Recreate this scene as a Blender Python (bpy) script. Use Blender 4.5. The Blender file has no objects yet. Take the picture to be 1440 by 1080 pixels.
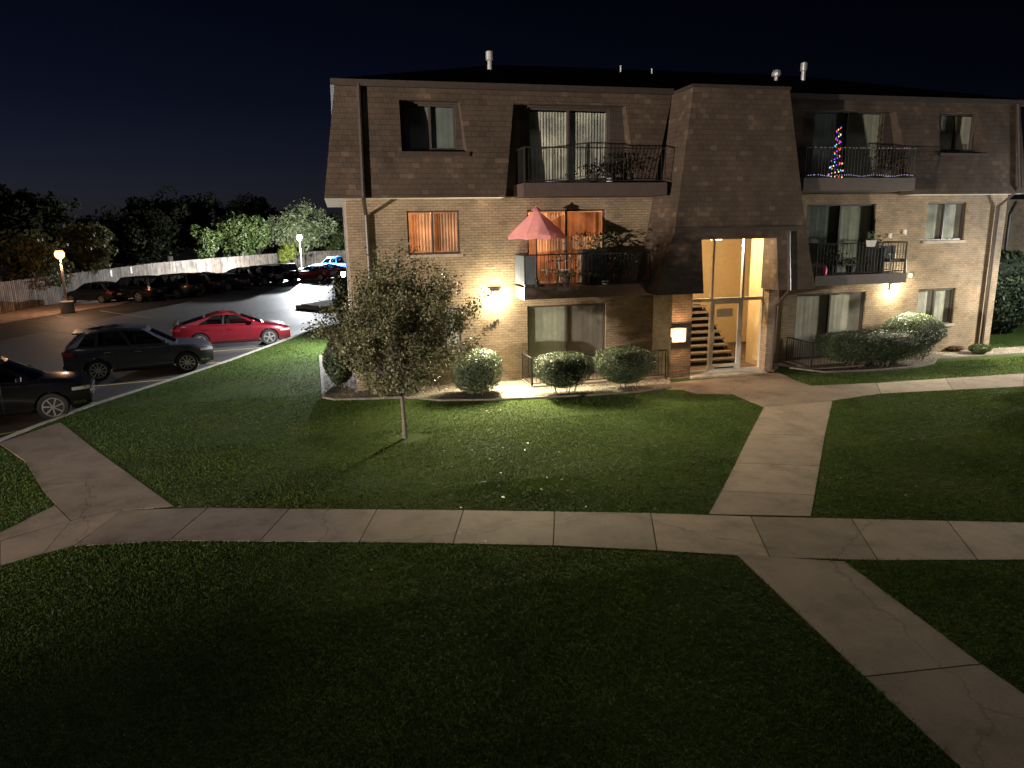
import bpy, bmesh, math, random
import numpy as np
from mathutils import Vector, Matrix
from mathutils.geometry import tessellate_polygon
random.seed(7)
rng = np.random.default_rng(7)
S = bpy.context.scene
COL = S.collection
R = math.radians
PI = math.pi

# ------------------------------------------------------------------ camera
H = 4.5
FOC = 998.0
PHI, TH, ROLL = R(13.43), R(12.31), R(.987)
_F = np.array([math.sin(PHI)*math.cos(TH), math.cos(PHI)*math.cos(TH), -math.sin(TH)])
_R = np.array([math.cos(PHI), -math.sin(PHI), 0.0])
_U = np.cross(_R, _F)
_R2 = math.cos(ROLL)*_R - math.sin(ROLL)*_U
_U2 = math.sin(ROLL)*_R + math.cos(ROLL)*_U
CM = np.array([_R2, -_U2, _F])
CP = np.array([0, 0, H])


def ray(px, py):
    return CM.T @ np.array([(px-720)/FOC, (py-540)/FOC, 1.0])


def G(px, py, z=0.0):
    d = ray(px, py); t = (z-H)/d[2]
    return (float(d[0]*t), float(d[1]*t))


def FY(px, py, Y):
    d = ray(px, py); t = Y/d[1]
    return (float(d[0]*t), float(H+d[2]*t))


def P3(px, py, Y):
    x, z = FY(px, py, Y)
    return (x, Y, z)


cam_d = bpy.data.cameras.new('camera')
cam = bpy.data.objects.new('camera', cam_d)
COL.objects.link(cam)
cam_d.sensor_width = 36
cam_d.lens = FOC/1440*36
cam_d.clip_start = .1
cam_d.clip_end = 2000
mw = Matrix(((_R2[0], _U2[0], -_F[0], 0), (_R2[1], _U2[1], -_F[1], 0), (_R2[2], _U2[2], -_F[2], H), (0, 0, 0, 1)))
cam.matrix_world = mw
S.camera = cam

# ------------------------------------------------------------------ helpers
ORG = {}


class MB:
    def __init__(s):
        s.v = []; s.f = []

    def add(s, vs, fs):
        o = len(s.v)
        s.v += [tuple(float(c) for c in p) for p in vs]
        s.f += [tuple(i+o for i in q) for q in fs]
        return s

    def quad(s, a, b, c, d):
        return s.add([a, b, c, d], [(0, 1, 2, 3)])

    def poly(s, pts):
        return s.add(pts, [tuple(range(len(pts)))])

    def box(s, x0, x1, y0, y1, z0, z1):
        return s.add([(x0, y0, z0), (x1, y0, z0), (x1, y1, z0), (x0, y1, z0), (x0, y0, z1), (x1, y0, z1), (x1, y1, z1), (x0, y1, z1)],
                     [(0, 3, 2, 1), (4, 5, 6, 7), (0, 1, 5, 4), (1, 2, 6, 5), (2, 3, 7, 6), (3, 0, 4, 7)])

    def prism(s, pts, z0, z1):
        n = len(pts)
        a = sum(pts[i][0]*pts[(i+1) % n][1]-pts[(i+1) % n][0]*pts[i][1] for i in range(n))
        if a < 0: pts = pts[::-1]
        vs = [(x, y, z0) for x, y in pts]+[(x, y, z1) for x, y in pts]
        fs = [tuple(range(n))[::-1]]+[(i, (i+1) % n, n+(i+1) % n, n+i) for i in range(n)]
        s.add(vs, fs)
        tri = tessellate_polygon([[Vector((x, y, 0)) for x, y in pts]])
        o = len(s.v)
        s.add([(x, y, z1) for x, y in pts], [])
        for t in tri:
            q = [pts[i] for i in t]
            ar = (q[1][0]-q[0][0])*(q[2][1]-q[0][1])-(q[2][0]-q[0][0])*(q[1][1]-q[0][1])
            s.f.append(tuple(o+i for i in (t if ar > 0 else t[::-1])))
        return s

    def flat(s, pts, z):
        tri = tessellate_polygon([[Vector((p[0], p[1], 0)) for p in pts]])
        o = len(s.v)
        s.add([(p[0], p[1], z) for p in pts], [])
        for t in tri:
            q = [pts[i] for i in t]
            ar = (q[1][0]-q[0][0])*(q[2][1]-q[0][1])-(q[2][0]-q[0][0])*(q[1][1]-q[0][1])
            s.f.append(tuple(o+i for i in (t if ar > 0 else t[::-1])))
        return s

    def tube(s, pts, rad, n=8, cap=True):
        pts = [Vector(p) for p in pts]
        m = len(pts)
        rads = rad if isinstance(rad, (list, tuple)) else [rad]*m
        vs = []; prev = None
        for i, p in enumerate(pts):
            d = (pts[min(i+1, m-1)]-pts[max(i-1, 0)]).normalized()
            if prev is None:
                up = Vector((0, 0, 1)) if abs(d.z) < .9 else Vector((1, 0, 0))
                u = d.cross(up).normalized()
            else:
                u = (prev-d*prev.dot(d)).normalized()
            prev = u
            w = d.cross(u)
            for k in range(n):
                a = 2*PI*k/n
                vs.append(p+(u*math.cos(a)+w*math.sin(a))*rads[i])
        fs = []
        for i in range(m-1):
            for k in range(n):
                fs.append((i*n+k, i*n+(k+1) % n, (i+1)*n+(k+1) % n, (i+1)*n+k))
        if cap:
            fs.append(tuple(range(n))[::-1]); fs.append(tuple((m-1)*n+k for k in range(n)))
        return s.add(vs, fs)

    def lathe(s, prof, c, n=20, axis='z'):
        vs = []; fs = []
        for r, h in prof:
            for k in range(n):
                a = 2*PI*k/n
                if axis == 'z': vs.append((c[0]+r*math.cos(a), c[1]+r*math.sin(a), c[2]+h))
                else: vs.append((c[0]+r*math.cos(a), c[1]+h, c[2]+r*math.sin(a)))
        for i in range(len(prof)-1):
            for k in range(n):
                q = (i*n+k, i*n+(k+1) % n, (i+1)*n+(k+1) % n, (i+1)*n+k)
                fs.append(q if axis == 'z' else q[::-1])
        a, b = tuple(range(n))[::-1], tuple((len(prof)-1)*n+k for k in range(n))
        fs += [a, b] if axis == 'z' else [a[::-1], b[::-1]]
        return s.add(vs, fs)

    def build(s, name, mat, parent=None, smooth=False, org=None, local=False):
        if org is None:
            org = ORG.get(parent.name, Vector((0, 0, 0))) if parent else Vector((0, 0, 0))
        org = Vector((0, 0, 0)) if local else Vector(org)
        me = bpy.data.meshes.new(name)
        ox, oy, oz = org
        me.from_pydata([(x-ox, y-oy, z-oz) for x, y, z in s.v], [], s.f)
        me.materials.append(mat)
        if smooth: me.polygons.foreach_set('use_smooth', [True]*len(me.polygons))
        me.update()
        o = bpy.data.objects.new(name, me)
        COL.objects.link(o)
        if parent: o.parent = parent
        else: o.location = org
        ORG[o.name] = org
        return o


def raw_mesh(name, V, Fq, mat, parent=None, org=(0, 0, 0), k=4):
    """fast mesh from numpy arrays; faces all k-gons"""
    if parent: org = ORG.get(parent.name, Vector((0, 0, 0)))
    V = np.asarray(V, np.float32)-np.array(org, np.float32)
    me = bpy.data.meshes.new(name)
    n = len(Fq)
    me.vertices.add(len(V)); me.vertices.foreach_set('co', V.ravel())
    me.loops.add(n*k); me.loops.foreach_set('vertex_index', np.asarray(Fq, np.int32).ravel())
    me.polygons.add(n)
    me.polygons.foreach_set('loop_start', np.arange(0, n*k, k, dtype=np.int32))
    me.update(calc_edges=True); me.validate()
    me.materials.append(mat)
    o = bpy.data.objects.new(name, me); COL.objects.link(o)
    if parent: o.parent = parent
    else: o.location = org
    ORG[o.name] = Vector(org)
    return o


def tag(o, label, cat, group=None):
    o['label'] = label; o['category'] = cat
    if group: o['group'] = group
    return o


def thing(name, label, cat, loc, rz=0, group=None):
    o = bpy.data.objects.new(name, None); COL.objects.link(o)
    o.location = loc; o.rotation_euler = (0, 0, rz)
    o.empty_display_size = .2
    ORG[o.name] = Vector(loc)
    return tag(o, label, cat, group)


def kind(o, k):
    o['kind'] = k
    return o


# ------------------------------------------------------------------ materials
def newmat(name):
    m = bpy.data.materials.new(name); m.use_nodes = True
    nt = m.node_tree
    for n in list(nt.nodes): nt.nodes.remove(n)
    out = nt.nodes.new('ShaderNodeOutputMaterial')
    return m, nt, out


def N(nt, typ, **kw):
    n = nt.nodes.new(typ)
    for k, v in kw.items():
        if k in n.inputs.keys(): n.inputs[k].default_value = v
        else: setattr(n, k, v)
    return n


def L(nt, a, ao, b, bi):
    nt.links.new(a.outputs[ao], b.inputs[bi])


def c4(c): return (c[0], c[1], c[2], 1)


def ramp(nt, stops):
    r = nt.nodes.new('ShaderNodeValToRGB')
    e = r.color_ramp.elements
    e[0].position, e[0].color = stops[0][0], c4(stops[0][1])
    e[1].position, e[1].color = stops[-1][0], c4(stops[-1][1])
    for p, c in stops[1:-1]:
        q = e.new(p); q.color = c4(c)
    return r


def plain(name, col, rough=.6, metal=0, var=.25, scale=6, bump=0, bscale=40, spec=.5, coat=0):
    m, nt, out = newmat(name)
    b = N(nt, 'ShaderNodeBsdfPrincipled', Roughness=rough, Metallic=metal)
    b.inputs['Specular IOR Level'].default_value = spec
    b.inputs['Coat Weight'].default_value = coat
    b.inputs['Coat Roughness'].default_value = .06
    tc = N(nt, 'ShaderNodeTexCoord')
    no = N(nt, 'ShaderNodeTexNoise', Scale=scale, Detail=5.0)
    L(nt, tc, 'Object', no, 'Vector')
    lo = tuple(c*(1-var) for c in col); hi = tuple(min(1, c*(1+var)) for c in col)
    r = ramp(nt, [(.3, lo), (.7, hi)])
    L(nt, no, 'Fac', r, 'Fac'); L(nt, r, 'Color', b, 'Base Color')
    if bump:
        n2 = N(nt, 'ShaderNodeTexNoise', Scale=bscale, Detail=4.0)
        L(nt, tc, 'Object', n2, 'Vector')
        bp = N(nt, 'ShaderNodeBump', Strength=bump, Distance=.02)
        L(nt, n2, 'Fac', bp, 'Height'); L(nt, bp, 'Normal', b, 'Normal')
    L(nt, b, 'BSDF', out, 'Surface')
    return m


def emis(name, col, st):
    m, nt, out = newmat(name)
    e = N(nt, 'ShaderNodeEmission', Color=c4(col), Strength=st)
    L(nt, e, 'Emission', out, 'Surface')
    return m


def wall_coords(nt):
    """(X+Y, Z) so courses run level on walls facing either way"""
    tc = N(nt, 'ShaderNodeTexCoord')
    sp = N(nt, 'ShaderNodeSeparateXYZ'); L(nt, tc, 'Object', sp, 'Vector')
    ad = N(nt, 'ShaderNodeMath', operation='ADD'); L(nt, sp, 'X', ad, 0); L(nt, sp, 'Y', ad, 1)
    cb = N(nt, 'ShaderNodeCombineXYZ'); L(nt, ad, 'Value', cb, 'X'); L(nt, sp, 'Z', cb, 'Y')
    return tc, cb


def brick_mat(name, cols, mortar, bw=.21, bh=.075, ms=.012, bump=.85, rough=.9, odd=((.74, .71, .69), 1.3)):
    m, nt, out = newmat(name)
    b = N(nt, 'ShaderNodeBsdfPrincipled', Roughness=rough)
    b.inputs['Specular IOR Level'].default_value = .25
    tc, cb = wall_coords(nt)
    t = N(nt, 'ShaderNodeTexBrick', Scale=1.0)
    t.inputs['Color1'].default_value = c4(cols[0]); t.inputs['Color2'].default_value = c4(cols[1])
    t.inputs['Mortar'].default_value = c4(mortar)
    t.inputs['Mortar Size'].default_value = ms; t.inputs['Mortar Smooth'].default_value = .3
    t.inputs['Brick Width'].default_value = bw; t.inputs['Row Height'].default_value = bh
    t.inputs['Bias'].default_value = -.1
    no0 = N(nt, 'ShaderNodeTexNoise', Scale=9.0, Detail=3.0); L(nt, cb, 'Vector', no0, 'Vector')
    mv = N(nt, 'ShaderNodeMixRGB', blend_type='ADD'); mv.inputs['Fac'].default_value = .012
    L(nt, cb, 'Vector', mv, 1); L(nt, no0, 'Color', mv, 2)
    L(nt, mv, 'Color', t, 'Vector')
    no = N(nt, 'ShaderNodeTexNoise', Scale=1.1, Detail=6.0, Roughness=.65); L(nt, tc, 'Object', no, 'Vector')
    r = ramp(nt, [(.3, (.62, .62, .62)), (.7, (1.25, 1.2, 1.15))]); L(nt, no, 'Fac', r, 'Fac')
    mx = N(nt, 'ShaderNodeMixRGB', blend_type='MULTIPLY'); mx.inputs['Fac'].default_value = 1
    L(nt, t, 'Color', mx, 1); L(nt, r, 'Color', mx, 2)
    # odd dark and odd pale units
    t2 = N(nt, 'ShaderNodeTexBrick', Scale=1.0)
    t2.inputs['Color1'].default_value = (0, 0, 0, 1); t2.inputs['Color2'].default_value = (1, 1, 1, 1); t2.inputs['Mortar'].default_value = (.5, .5, .5, 1)
    t2.inputs['Mortar Size'].default_value = 0
    t2.inputs['Brick Width'].default_value = bw; t2.inputs['Row Height'].default_value = bh; t2.offset = .5
    L(nt, mv, 'Color', t2, 'Vector')
    r2 = ramp(nt, [(.0, odd[0]), (.3, (.95, .95, .95)), (.85, (1.03, 1.03, 1.03)), (1, (odd[1], odd[1]*.98, odd[1]*.96))]); L(nt, t2, 'Color', r2, 'Fac')
    mx2 = N(nt, 'ShaderNodeMixRGB', blend_type='MULTIPLY'); mx2.inputs['Fac'].default_value = 1
    L(nt, mx, 'Color', mx2, 1); L(nt, r2, 'Color', mx2, 2)
    L(nt, mx2, 'Color', b, 'Base Color')
    n3 = N(nt, 'ShaderNodeTexNoise', Scale=45.0, Detail=4.0); L(nt, tc, 'Object', n3, 'Vector')
    ma = N(nt, 'ShaderNodeMath', operation='MULTIPLY_ADD'); L(nt, t, 'Fac', ma, 0); ma.inputs[1].default_value = -1.0
    L(nt, n3, 'Fac', ma, 2)
    ad = N(nt, 'ShaderNodeMath', operation='ADD'); L(nt, ma, 'Value', ad, 0)
    ml = N(nt, 'ShaderNodeMath', operation='MULTIPLY'); ml.inputs[1].default_value = .7; L(nt, t2, 'Color', ml, 0); L(nt, ml, 'Value', ad, 1)
    bp = N(nt, 'ShaderNodeBump', Strength=bump, Distance=.02)
    L(nt, ad, 'Value', bp, 'Height'); L(nt, bp, 'Normal', b, 'Normal')
    L(nt, b, 'BSDF', out, 'Surface')
    return m


def leaf_mat(name, cols, trans=.25, rough=.55, spec=.35):
    m, nt, out = newmat(name)
    g = N(nt, 'ShaderNodeNewGeometry')
    r = ramp(nt, [(i/(len(cols)-1), c) for i, c in enumerate(cols)])
    L(nt, g, 'Random Per Island', r, 'Fac')
    tc = N(nt, 'ShaderNodeTexCoord'); no = N(nt, 'ShaderNodeTexNoise', Scale=1.6, Detail=3.0); L(nt, tc, 'Object', no, 'Vector')
    r2 = ramp(nt, [(.35, (.6, .62, .6)), (.65, (1.3, 1.25, 1.1))]); L(nt, no, 'Fac', r2, 'Fac')
    mx = N(nt, 'ShaderNodeMixRGB', blend_type='MULTIPLY'); mx.inputs['Fac'].default_value = 1
    L(nt, r, 'Color', mx, 1); L(nt, r2, 'Color', mx, 2)
    b = N(nt, 'ShaderNodeBsdfPrincipled', Roughness=rough); b.inputs['Specular IOR Level'].default_value = spec
    t = N(nt, 'ShaderNodeBsdfTranslucent')
    L(nt, mx, 'Color', b, 'Base Color'); L(nt, mx, 'Color', t, 'Color')
    ms = N(nt, 'ShaderNodeMixShader', Fac=trans)
    L(nt, b, 'BSDF', ms, 1); L(nt, t, 'BSDF', ms, 2); L(nt, ms, 'Shader', out, 'Surface')
    return m


def cloth_mat(name, col, trans=.35):
    m, nt, out = newmat(name)
    tc = N(nt, 'ShaderNodeTexCoord'); no = N(nt, 'ShaderNodeTexNoise', Scale=3.0, Detail=3.0); L(nt, tc, 'Object', no, 'Vector')
    r = ramp(nt, [(.3, tuple(c*.85 for c in col)), (.7, tuple(min(1, c*1.1) for c in col))]); L(nt, no, 'Fac', r, 'Fac')
    b = N(nt, 'ShaderNodeBsdfPrincipled', Roughness=.85); b.inputs['Specular IOR Level'].default_value = .2
    t = N(nt, 'ShaderNodeBsdfTranslucent')
    L(nt, r, 'Color', b, 'Base Color'); L(nt, r, 'Color', t, 'Color')
    ms = N(nt, 'ShaderNodeMixShader', Fac=trans)
    L(nt, b, 'BSDF', ms, 1); L(nt, t, 'BSDF', ms, 2); L(nt, ms, 'Shader', out, 'Surface')
    return m


def glass_mat(name, tint=(.9, .92, .9), refl=1.0):
    m, nt, out = newmat(name)
    fr = N(nt, 'ShaderNodeLayerWeight', Blend=.5)      # same from both sides of the sheet
    pw = N(nt, 'ShaderNodeMath', operation='POWER'); pw.inputs[1].default_value = 4; L(nt, fr, 'Facing', pw, 0)
    mu = N(nt, 'ShaderNodeMath', operation='MULTIPLY_ADD'); mu.inputs[1].default_value = .8*refl; mu.inputs[2].default_value = .05*refl; L(nt, pw, 'Value', mu, 0)
    t = N(nt, 'ShaderNodeBsdfTransparent', Color=c4(tint)); g = N(nt, 'ShaderNodeBsdfGlossy', Roughness=.03)
    ms = N(nt, 'ShaderNodeMixShader'); L(nt, mu, 'Value', ms, 'Fac'); L(nt, t, 'BSDF', ms, 1); L(nt, g, 'BSDF', ms, 2)
    L(nt, ms, 'Shader', out, 'Surface')
    return m


def lawn_mat():
    m, nt, out = newmat('lawn_soil')
    tc = N(nt, 'ShaderNodeTexCoord')
    n1 = N(nt, 'ShaderNodeTexNoise', Scale=.45, Detail=6.0, Roughness=.7); L(nt, tc, 'Object', n1, 'Vector')
    n2 = N(nt, 'ShaderNodeTexNoise', Scale=28.0, Detail=4.0); L(nt, tc, 'Object', n2, 'Vector')
    r1 = ramp(nt, [(.35, (.038, .062, .014)), (.55, (.052, .085, .017)), (.75, (.075, .09, .025))]); L(nt, n1, 'Fac', r1, 'Fac')
    r2 = ramp(nt, [(.3, (.5, .5, .5)), (.7, (1.3, 1.3, 1.2))]); L(nt, n2, 'Fac', r2, 'Fac')
    mx = N(nt, 'ShaderNodeMixRGB', blend_type='MULTIPLY'); mx.inputs['Fac'].default_value = 1
    L(nt, r1, 'Color', mx, 1); L(nt, r2, 'Color', mx, 2)
    b = N(nt, 'ShaderNodeBsdfPrincipled', Roughness=.95); b.inputs['Specular IOR Level'].default_value = .1
    L(nt, mx, 'Color', b, 'Base Color')
    bp = N(nt, 'ShaderNodeBump', Strength=.8, Distance=.04); L(nt, n2, 'Fac', bp, 'Height'); L(nt, bp, 'Normal', b, 'Normal')
    L(nt, b, 'BSDF', out, 'Surface')
    return m


def concrete_mat(name, base):
    m, nt, out = newmat(name)
    g = N(nt, 'ShaderNodeNewGeometry'); tc = N(nt, 'ShaderNodeTexCoord')
    r0 = ramp(nt, [(0, tuple(c*.74 for c in base)), (1, tuple(c*1.12 for c in base))]); L(nt, g, 'Random Per Island', r0, 'Fac')
    n1 = N(nt, 'ShaderNodeTexNoise', Scale=1.3, Detail=7.0, Roughness=.7); L(nt, tc, 'Object', n1, 'Vector')
    r1 = ramp(nt, [(.28, (.55, .52, .5)), (.5, (.95, .95, .95)), (.72, (1.2, 1.2, 1.2))]); L(nt, n1, 'Fac', r1, 'Fac')
    n2 = N(nt, 'ShaderNodeTexNoise', Scale=60.0, Detail=3.0); L(nt, tc, 'Object', n2, 'Vector')
    r2 = ramp(nt, [(.3, (.85, .85, .85)), (.7, (1.1, 1.1, 1.1))]); L(nt, n2, 'Fac', r2, 'Fac')
    a = N(nt, 'ShaderNodeMixRGB', blend_type='MULTIPLY'); a.inputs['Fac'].default_value = 1
    L(nt, r0, 'Color', a, 1); L(nt, r1, 'Color', a, 2)
    c = N(nt, 'ShaderNodeMixRGB', blend_type='MULTIPLY'); c.inputs['Fac'].default_value = 1
    L(nt, a, 'Color', c, 1); L(nt, r2, 'Color', c, 2)
    b = N(nt, 'ShaderNodeBsdfPrincipled', Roughness=.85); b.inputs['Specular IOR Level'].default_value = .3
    # hairline cracks
    nd = N(nt, 'ShaderNodeTexNoise', Scale=2.2, Detail=5.0); L(nt, tc, 'Object', nd, 'Vector')
    md = N(nt, 'ShaderNodeMixRGB', blend_type='ADD'); md.inputs['Fac'].default_value = .55; L(nt, tc, 'Object', md, 1); L(nt, nd, 'Color', md, 2)
    vo = N(nt, 'ShaderNodeTexVoronoi', Scale=.17, feature='DISTANCE_TO_EDGE'); L(nt, md, 'Color', vo, 'Vector')
    rc_ = ramp(nt, [(0, (.62, .6, .57)), (.0016, (.75, .73, .7)), (.003, (1, 1, 1)), (1, (1, 1, 1))]); L(nt, vo, 'Distance', rc_, 'Fac')
    e_ = N(nt, 'ShaderNodeMixRGB', blend_type='MULTIPLY'); e_.inputs['Fac'].default_value = 1; L(nt, c, 'Color', e_, 1); L(nt, rc_, 'Color', e_, 2)
    L(nt, e_, 'Color', b, 'Base Color')
    bp = N(nt, 'ShaderNodeBump', Strength=.25, Distance=.01); L(nt, n2, 'Fac', bp, 'Height'); L(nt, bp, 'Normal', b, 'Normal')
    L(nt, b, 'BSDF', out, 'Surface')
    return m


def asphalt_mat():
    m, nt, out = newmat('asphalt')
    tc = N(nt, 'ShaderNodeTexCoord')
    n1 = N(nt, 'ShaderNodeTexNoise', Scale=.25, Detail=7.0, Roughness=.7); L(nt, tc, 'Object', n1, 'Vector')
    r1 = ramp(nt, [(.3, (.035, .035, .037)), (.7, (.07, .068, .066))]); L(nt, n1, 'Fac', r1, 'Fac')
    n2 = N(nt, 'ShaderNodeTexNoise', Scale=50.0, Detail=3.0); L(nt, tc, 'Object', n2, 'Vector')
    b = N(nt, 'ShaderNodeBsdfPrincipled', Roughness=.55); b.inputs['Specular IOR Level'].default_value = .5
    L(nt, r1, 'Color', b, 'Base Color')
    rr = N(nt, 'ShaderNodeMapRange'); rr.inputs['To Min'].default_value = .5; rr.inputs['To Max'].default_value = .75
    L(nt, n1, 'Fac', rr, 'Value'); L(nt, rr, 'Result', b, 'Roughness')
    bp = N(nt, 'ShaderNodeBump', Strength=.35, Distance=.01); L(nt, n2, 'Fac', bp, 'Height'); L(nt, bp, 'Normal', b, 'Normal')
    L(nt, b, 'BSDF', out, 'Surface')
    return m


def gravel_mat():
    m, nt, out = newmat('gravel')
    tc = N(nt, 'ShaderNodeTexCoord')
    v = N(nt, 'ShaderNodeTexVoronoi', Scale=26.0); L(nt, tc, 'Object', v, 'Vector')
    r = ramp(nt, [(0, (.1, .08, .06)), (.5, (.21, .185, .15)), (1, (.36, .33, .28))]); L(nt, v, 'Color', r, 'Fac')
    b = N(nt, 'ShaderNodeBsdfPrincipled', Roughness=.9)
    L(nt, r, 'Color', b, 'Base Color')
    bp = N(nt, 'ShaderNodeBump', Strength=1.0, Distance=.03, invert=True); L(nt, v, 'Distance', bp, 'Height'); L(nt, bp, 'Normal', b, 'Normal')
    L(nt, b, 'BSDF', out, 'Surface')
    return m


M = dict(
    lawn=lawn_mat(), concrete=concrete_mat('sidewalk_concrete', (.24, .184, .147)), asphalt=asphalt_mat(), gravel=gravel_mat(),
    kerb=plain('kerb_concrete', (.33, .31, .27), .85, var=.2, bump=.2),
    mulch=plain('mulch', (.05, .035, .025), .95, var=.5, scale=25, bump=.8),
    dirt=plain('verge_soil', (.3, .22, .17), .95, var=.35, scale=3, bump=.6),
    far_ground=plain('far_ground', (.03, .035, .02), .95, var=.3, scale=.3),
    yellow=plain('road_paint', (.55, .42, .16), .7, var=.3, scale=10), whitep=plain('faded_paint', (.4, .36, .3), .7, var=.4, scale=5),
    brick=brick_mat('tan_brick', ((.34, .265, .183), (.265, .202, .138)), (.22, .18, .135)),
    shingle=brick_mat('mansard_shakes', ((.082, .06, .045), (.065, .048, .037)), (.05, .037, .029), bw=.2, bh=.14, ms=.006, bump=.6, odd=((.75, .73, .71), 1.7)),
    roof=plain('roof_felt', (.006, .006, .007), .95, var=.3, spec=.03),
    trim=plain('dark_brown_trim', (.035, .026, .021), .6, var=.2), darkwall=brick_mat('dark_siding', ((.06, .047, .04), (.05, .04, .034)), (.03, .024, .02), bw=2.5, bh=.2, ms=.006, bump=.3),
    fascia=plain('balcony_fascia', (.075, .054, .048), .6, var=.15), soffit=plain('white_soffit', (.7, .69, .66), .7, var=.08),
    metal=plain('black_railing_paint', (.02, .018, .017), .45, var=.2), pipe=plain('brown_downspout', (.05, .036, .03), .4, var=.2),
    frame=plain('dark_window_frame', (.06, .05, .045), .4, var=.1), wframe=plain('aluminium_frame', (.6, .58, .53), .35, var=.08, metal=.3),
    sill=plain('stone_sill', (.34, .28, .22), .8, var=.2),
    glass=glass_mat('window_glass', (.93, .95, .94), .7), blind=leaf_mat('vertical_blind', [(.47, .47, .44), (.53, .53, .5), (.58, .58, .55)], .35, .8, .1), curtain=cloth_mat('sheer_curtain', (.6, .57, .49), .2), dimcurtain=cloth_mat('dim_curtain', (.13, .15, .14), .1),
    greencurtain=cloth_mat('sage_curtain', (.36, .37, .3), .15), screen=cloth_mat('insect_screen_door', (.2, .175, .15), .1),
    slats_warm=leaf_mat('warm_vertical_blind', [(.36, .23, .16), (.55, .38, .27), (.6, .43, .31), (.78, .6, .45)], .45, .8, .1),
    dark=plain('dark_room', (.015, .016, .018), .9), room=plain('room_wall', (.55, .42, .3), .9, var=.05),
    hall=plain('hall_plaster', (.66, .5, .28), .9, var=.06), hallfloor=plain('hall_tile', (.14, .1, .08), .6),
    tread=plain('stair_tread', (.2, .16, .12), .7), galv=plain('galvanised_steel', (.5, .5, .5), .45, metal=.6, var=.15),
    wood=leaf_mat('weathered_fence', [(.11, .095, .085), (.19, .16, .14), (.26, .225, .2)], 0, .9), bark=plain('bark', (.12, .1, .08), .95, var=.35, scale=14, bump=.8),
    sign_white=plain('sign_white', (.55, .54, .52), .6, var=.05), sign_red=plain('sign_red', (.5, .06, .05), .6), sign_grey=plain('sign_grey', (.35, .33, .32), .6),
    rubber=plain('tyre_rubber', (.018, .018, .018), .85, var=.2), alloy=plain('alloy_wheel', (.62, .61, .58), .3, metal=.8, var=.08),
    black_plastic=plain('black_plastic', (.02, .02, .021), .5, var=.1), chrome=plain('chrome', (.75, .75, .75), .12, metal=1, var=.05),
    cabin=plain('car_interior', (.03, .03, .03), .9), headlamp=plain('headlamp_lens', (.4, .4, .39), .08, var=.05, coat=1),
    taillamp=plain('tail_lamp_lens', (.45, .03, .03), .12, coat=1), plate=plain('licence_plate', (.7, .7, .68), .5),
    carglass=glass_mat('car_glass', (.16, .18, .18)), lightglass=glass_mat('car_glass_clear', (.45, .5, .48)),
    lampmetal=plain('lamp_post_paint', (.4, .37, .33), .6, var=.15),
)

# ------------------------------------------------------------------ key planes
Y0 = 20.50                       # brick facade
YB = 19.35                       # balcony fronts
YT, YBM = 20.30, 19.85           # mansard top / bottom
YF, YG = 19.20, 19.52            # stair tower brick front / entrance glazing
ZL = -.12                        # parking lot level
zb = FY(650, 277.5, YBM)[1]
zt = FY(600, 123, YT)[1]
KM = (YT-YBM)/(zt-zb)


def MP(px, py):
    d = ray(px, py)
    s = (YBM+KM*(H-zb))/(d[1]-KM*d[2])
    return (float(d[0]*s), float(H+d[2]*s))


def ym(z): return YBM+KM*(z-zb)


XL = FY(492, 380, Y0)[0]         # left brick corner
XR = FY(1399, 420, Y0)[0]        # right brick corner
XTB = FY(943, 500, YF)[0]        # tower brick left
zf = lambda py, px=800: FY(px, py, Y0)[1]
YBACK = Y0+9.0

# ------------------------------------------------------------------ ground
g = MB().quad((-400, -200, -.3), (400, -200, -.3), (400, 600, -.3), (-400, 600, -.3)).build('ground', M['far_ground']); kind(g, 'structure')
curb_px = [(0, 622), (42, 605), (133, 570), (254, 531), (326, 507), (420, 472), (447, 462)]
curb = [G(*p) for p in curb_px]
cd = Vector((curb[-1][0]-curb[0][0], curb[-1][1]-curb[0][1])).normalized()
curb = [(curb[0][0]-cd.x*30, curb[0][1]-cd.y*30)]+curb+[(curb[-1][0]+.9, curb[-1][1]+1.2), (2.0, 37.0), (60, 40)]
lot = [(-90, -12), curb[0]]+curb[1:]+[(90, 40), (90, 170), (-90, 170)]
o = MB().flat(lot, ZL).build('parking_lot', M['asphalt']); kind(o, 'structure')
lawn_poly = curb+[(60, -12), (curb[0][0], -12)]
o = MB().flat(lawn_poly, 0).build('lawn', M['lawn']); kind(o, 'structure')


def strip(mb, pts, w0, w1, z0, z1):
    """kerb along a polyline, offset w0..w1 to the left"""
    n = len(pts); P = [Vector(p) for p in pts]
    nr = []
    for i in range(n):
        d = (P[min(i+1, n-1)]-P[max(i-1, 0)]).normalized(); nr.append(Vector((-d.y, d.x)))
    vs = []
    for p, q in zip(P, nr):
        a, b = p+q*w0, p+q*w1
        vs += [(a.x, a.y, z0), (a.x, a.y, z1), (b.x, b.y, z1), (b.x, b.y, z0)]
    fs = []
    for i in range(n-1):
        for k in range(3): fs.append((i*4+k, (i+1)*4+k, (i+1)*4+k+1, i*4+k+1))
    fs += [(0, 1, 2, 3), tuple((n-1)*4+k for k in (3, 2, 1, 0))]
    mb.add(vs, fs)


mb = MB(); strip(mb, curb[:-1], .0, .16, -.2, .025)
kind(mb.build('kerb', M['kerb']), 'structure')
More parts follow.
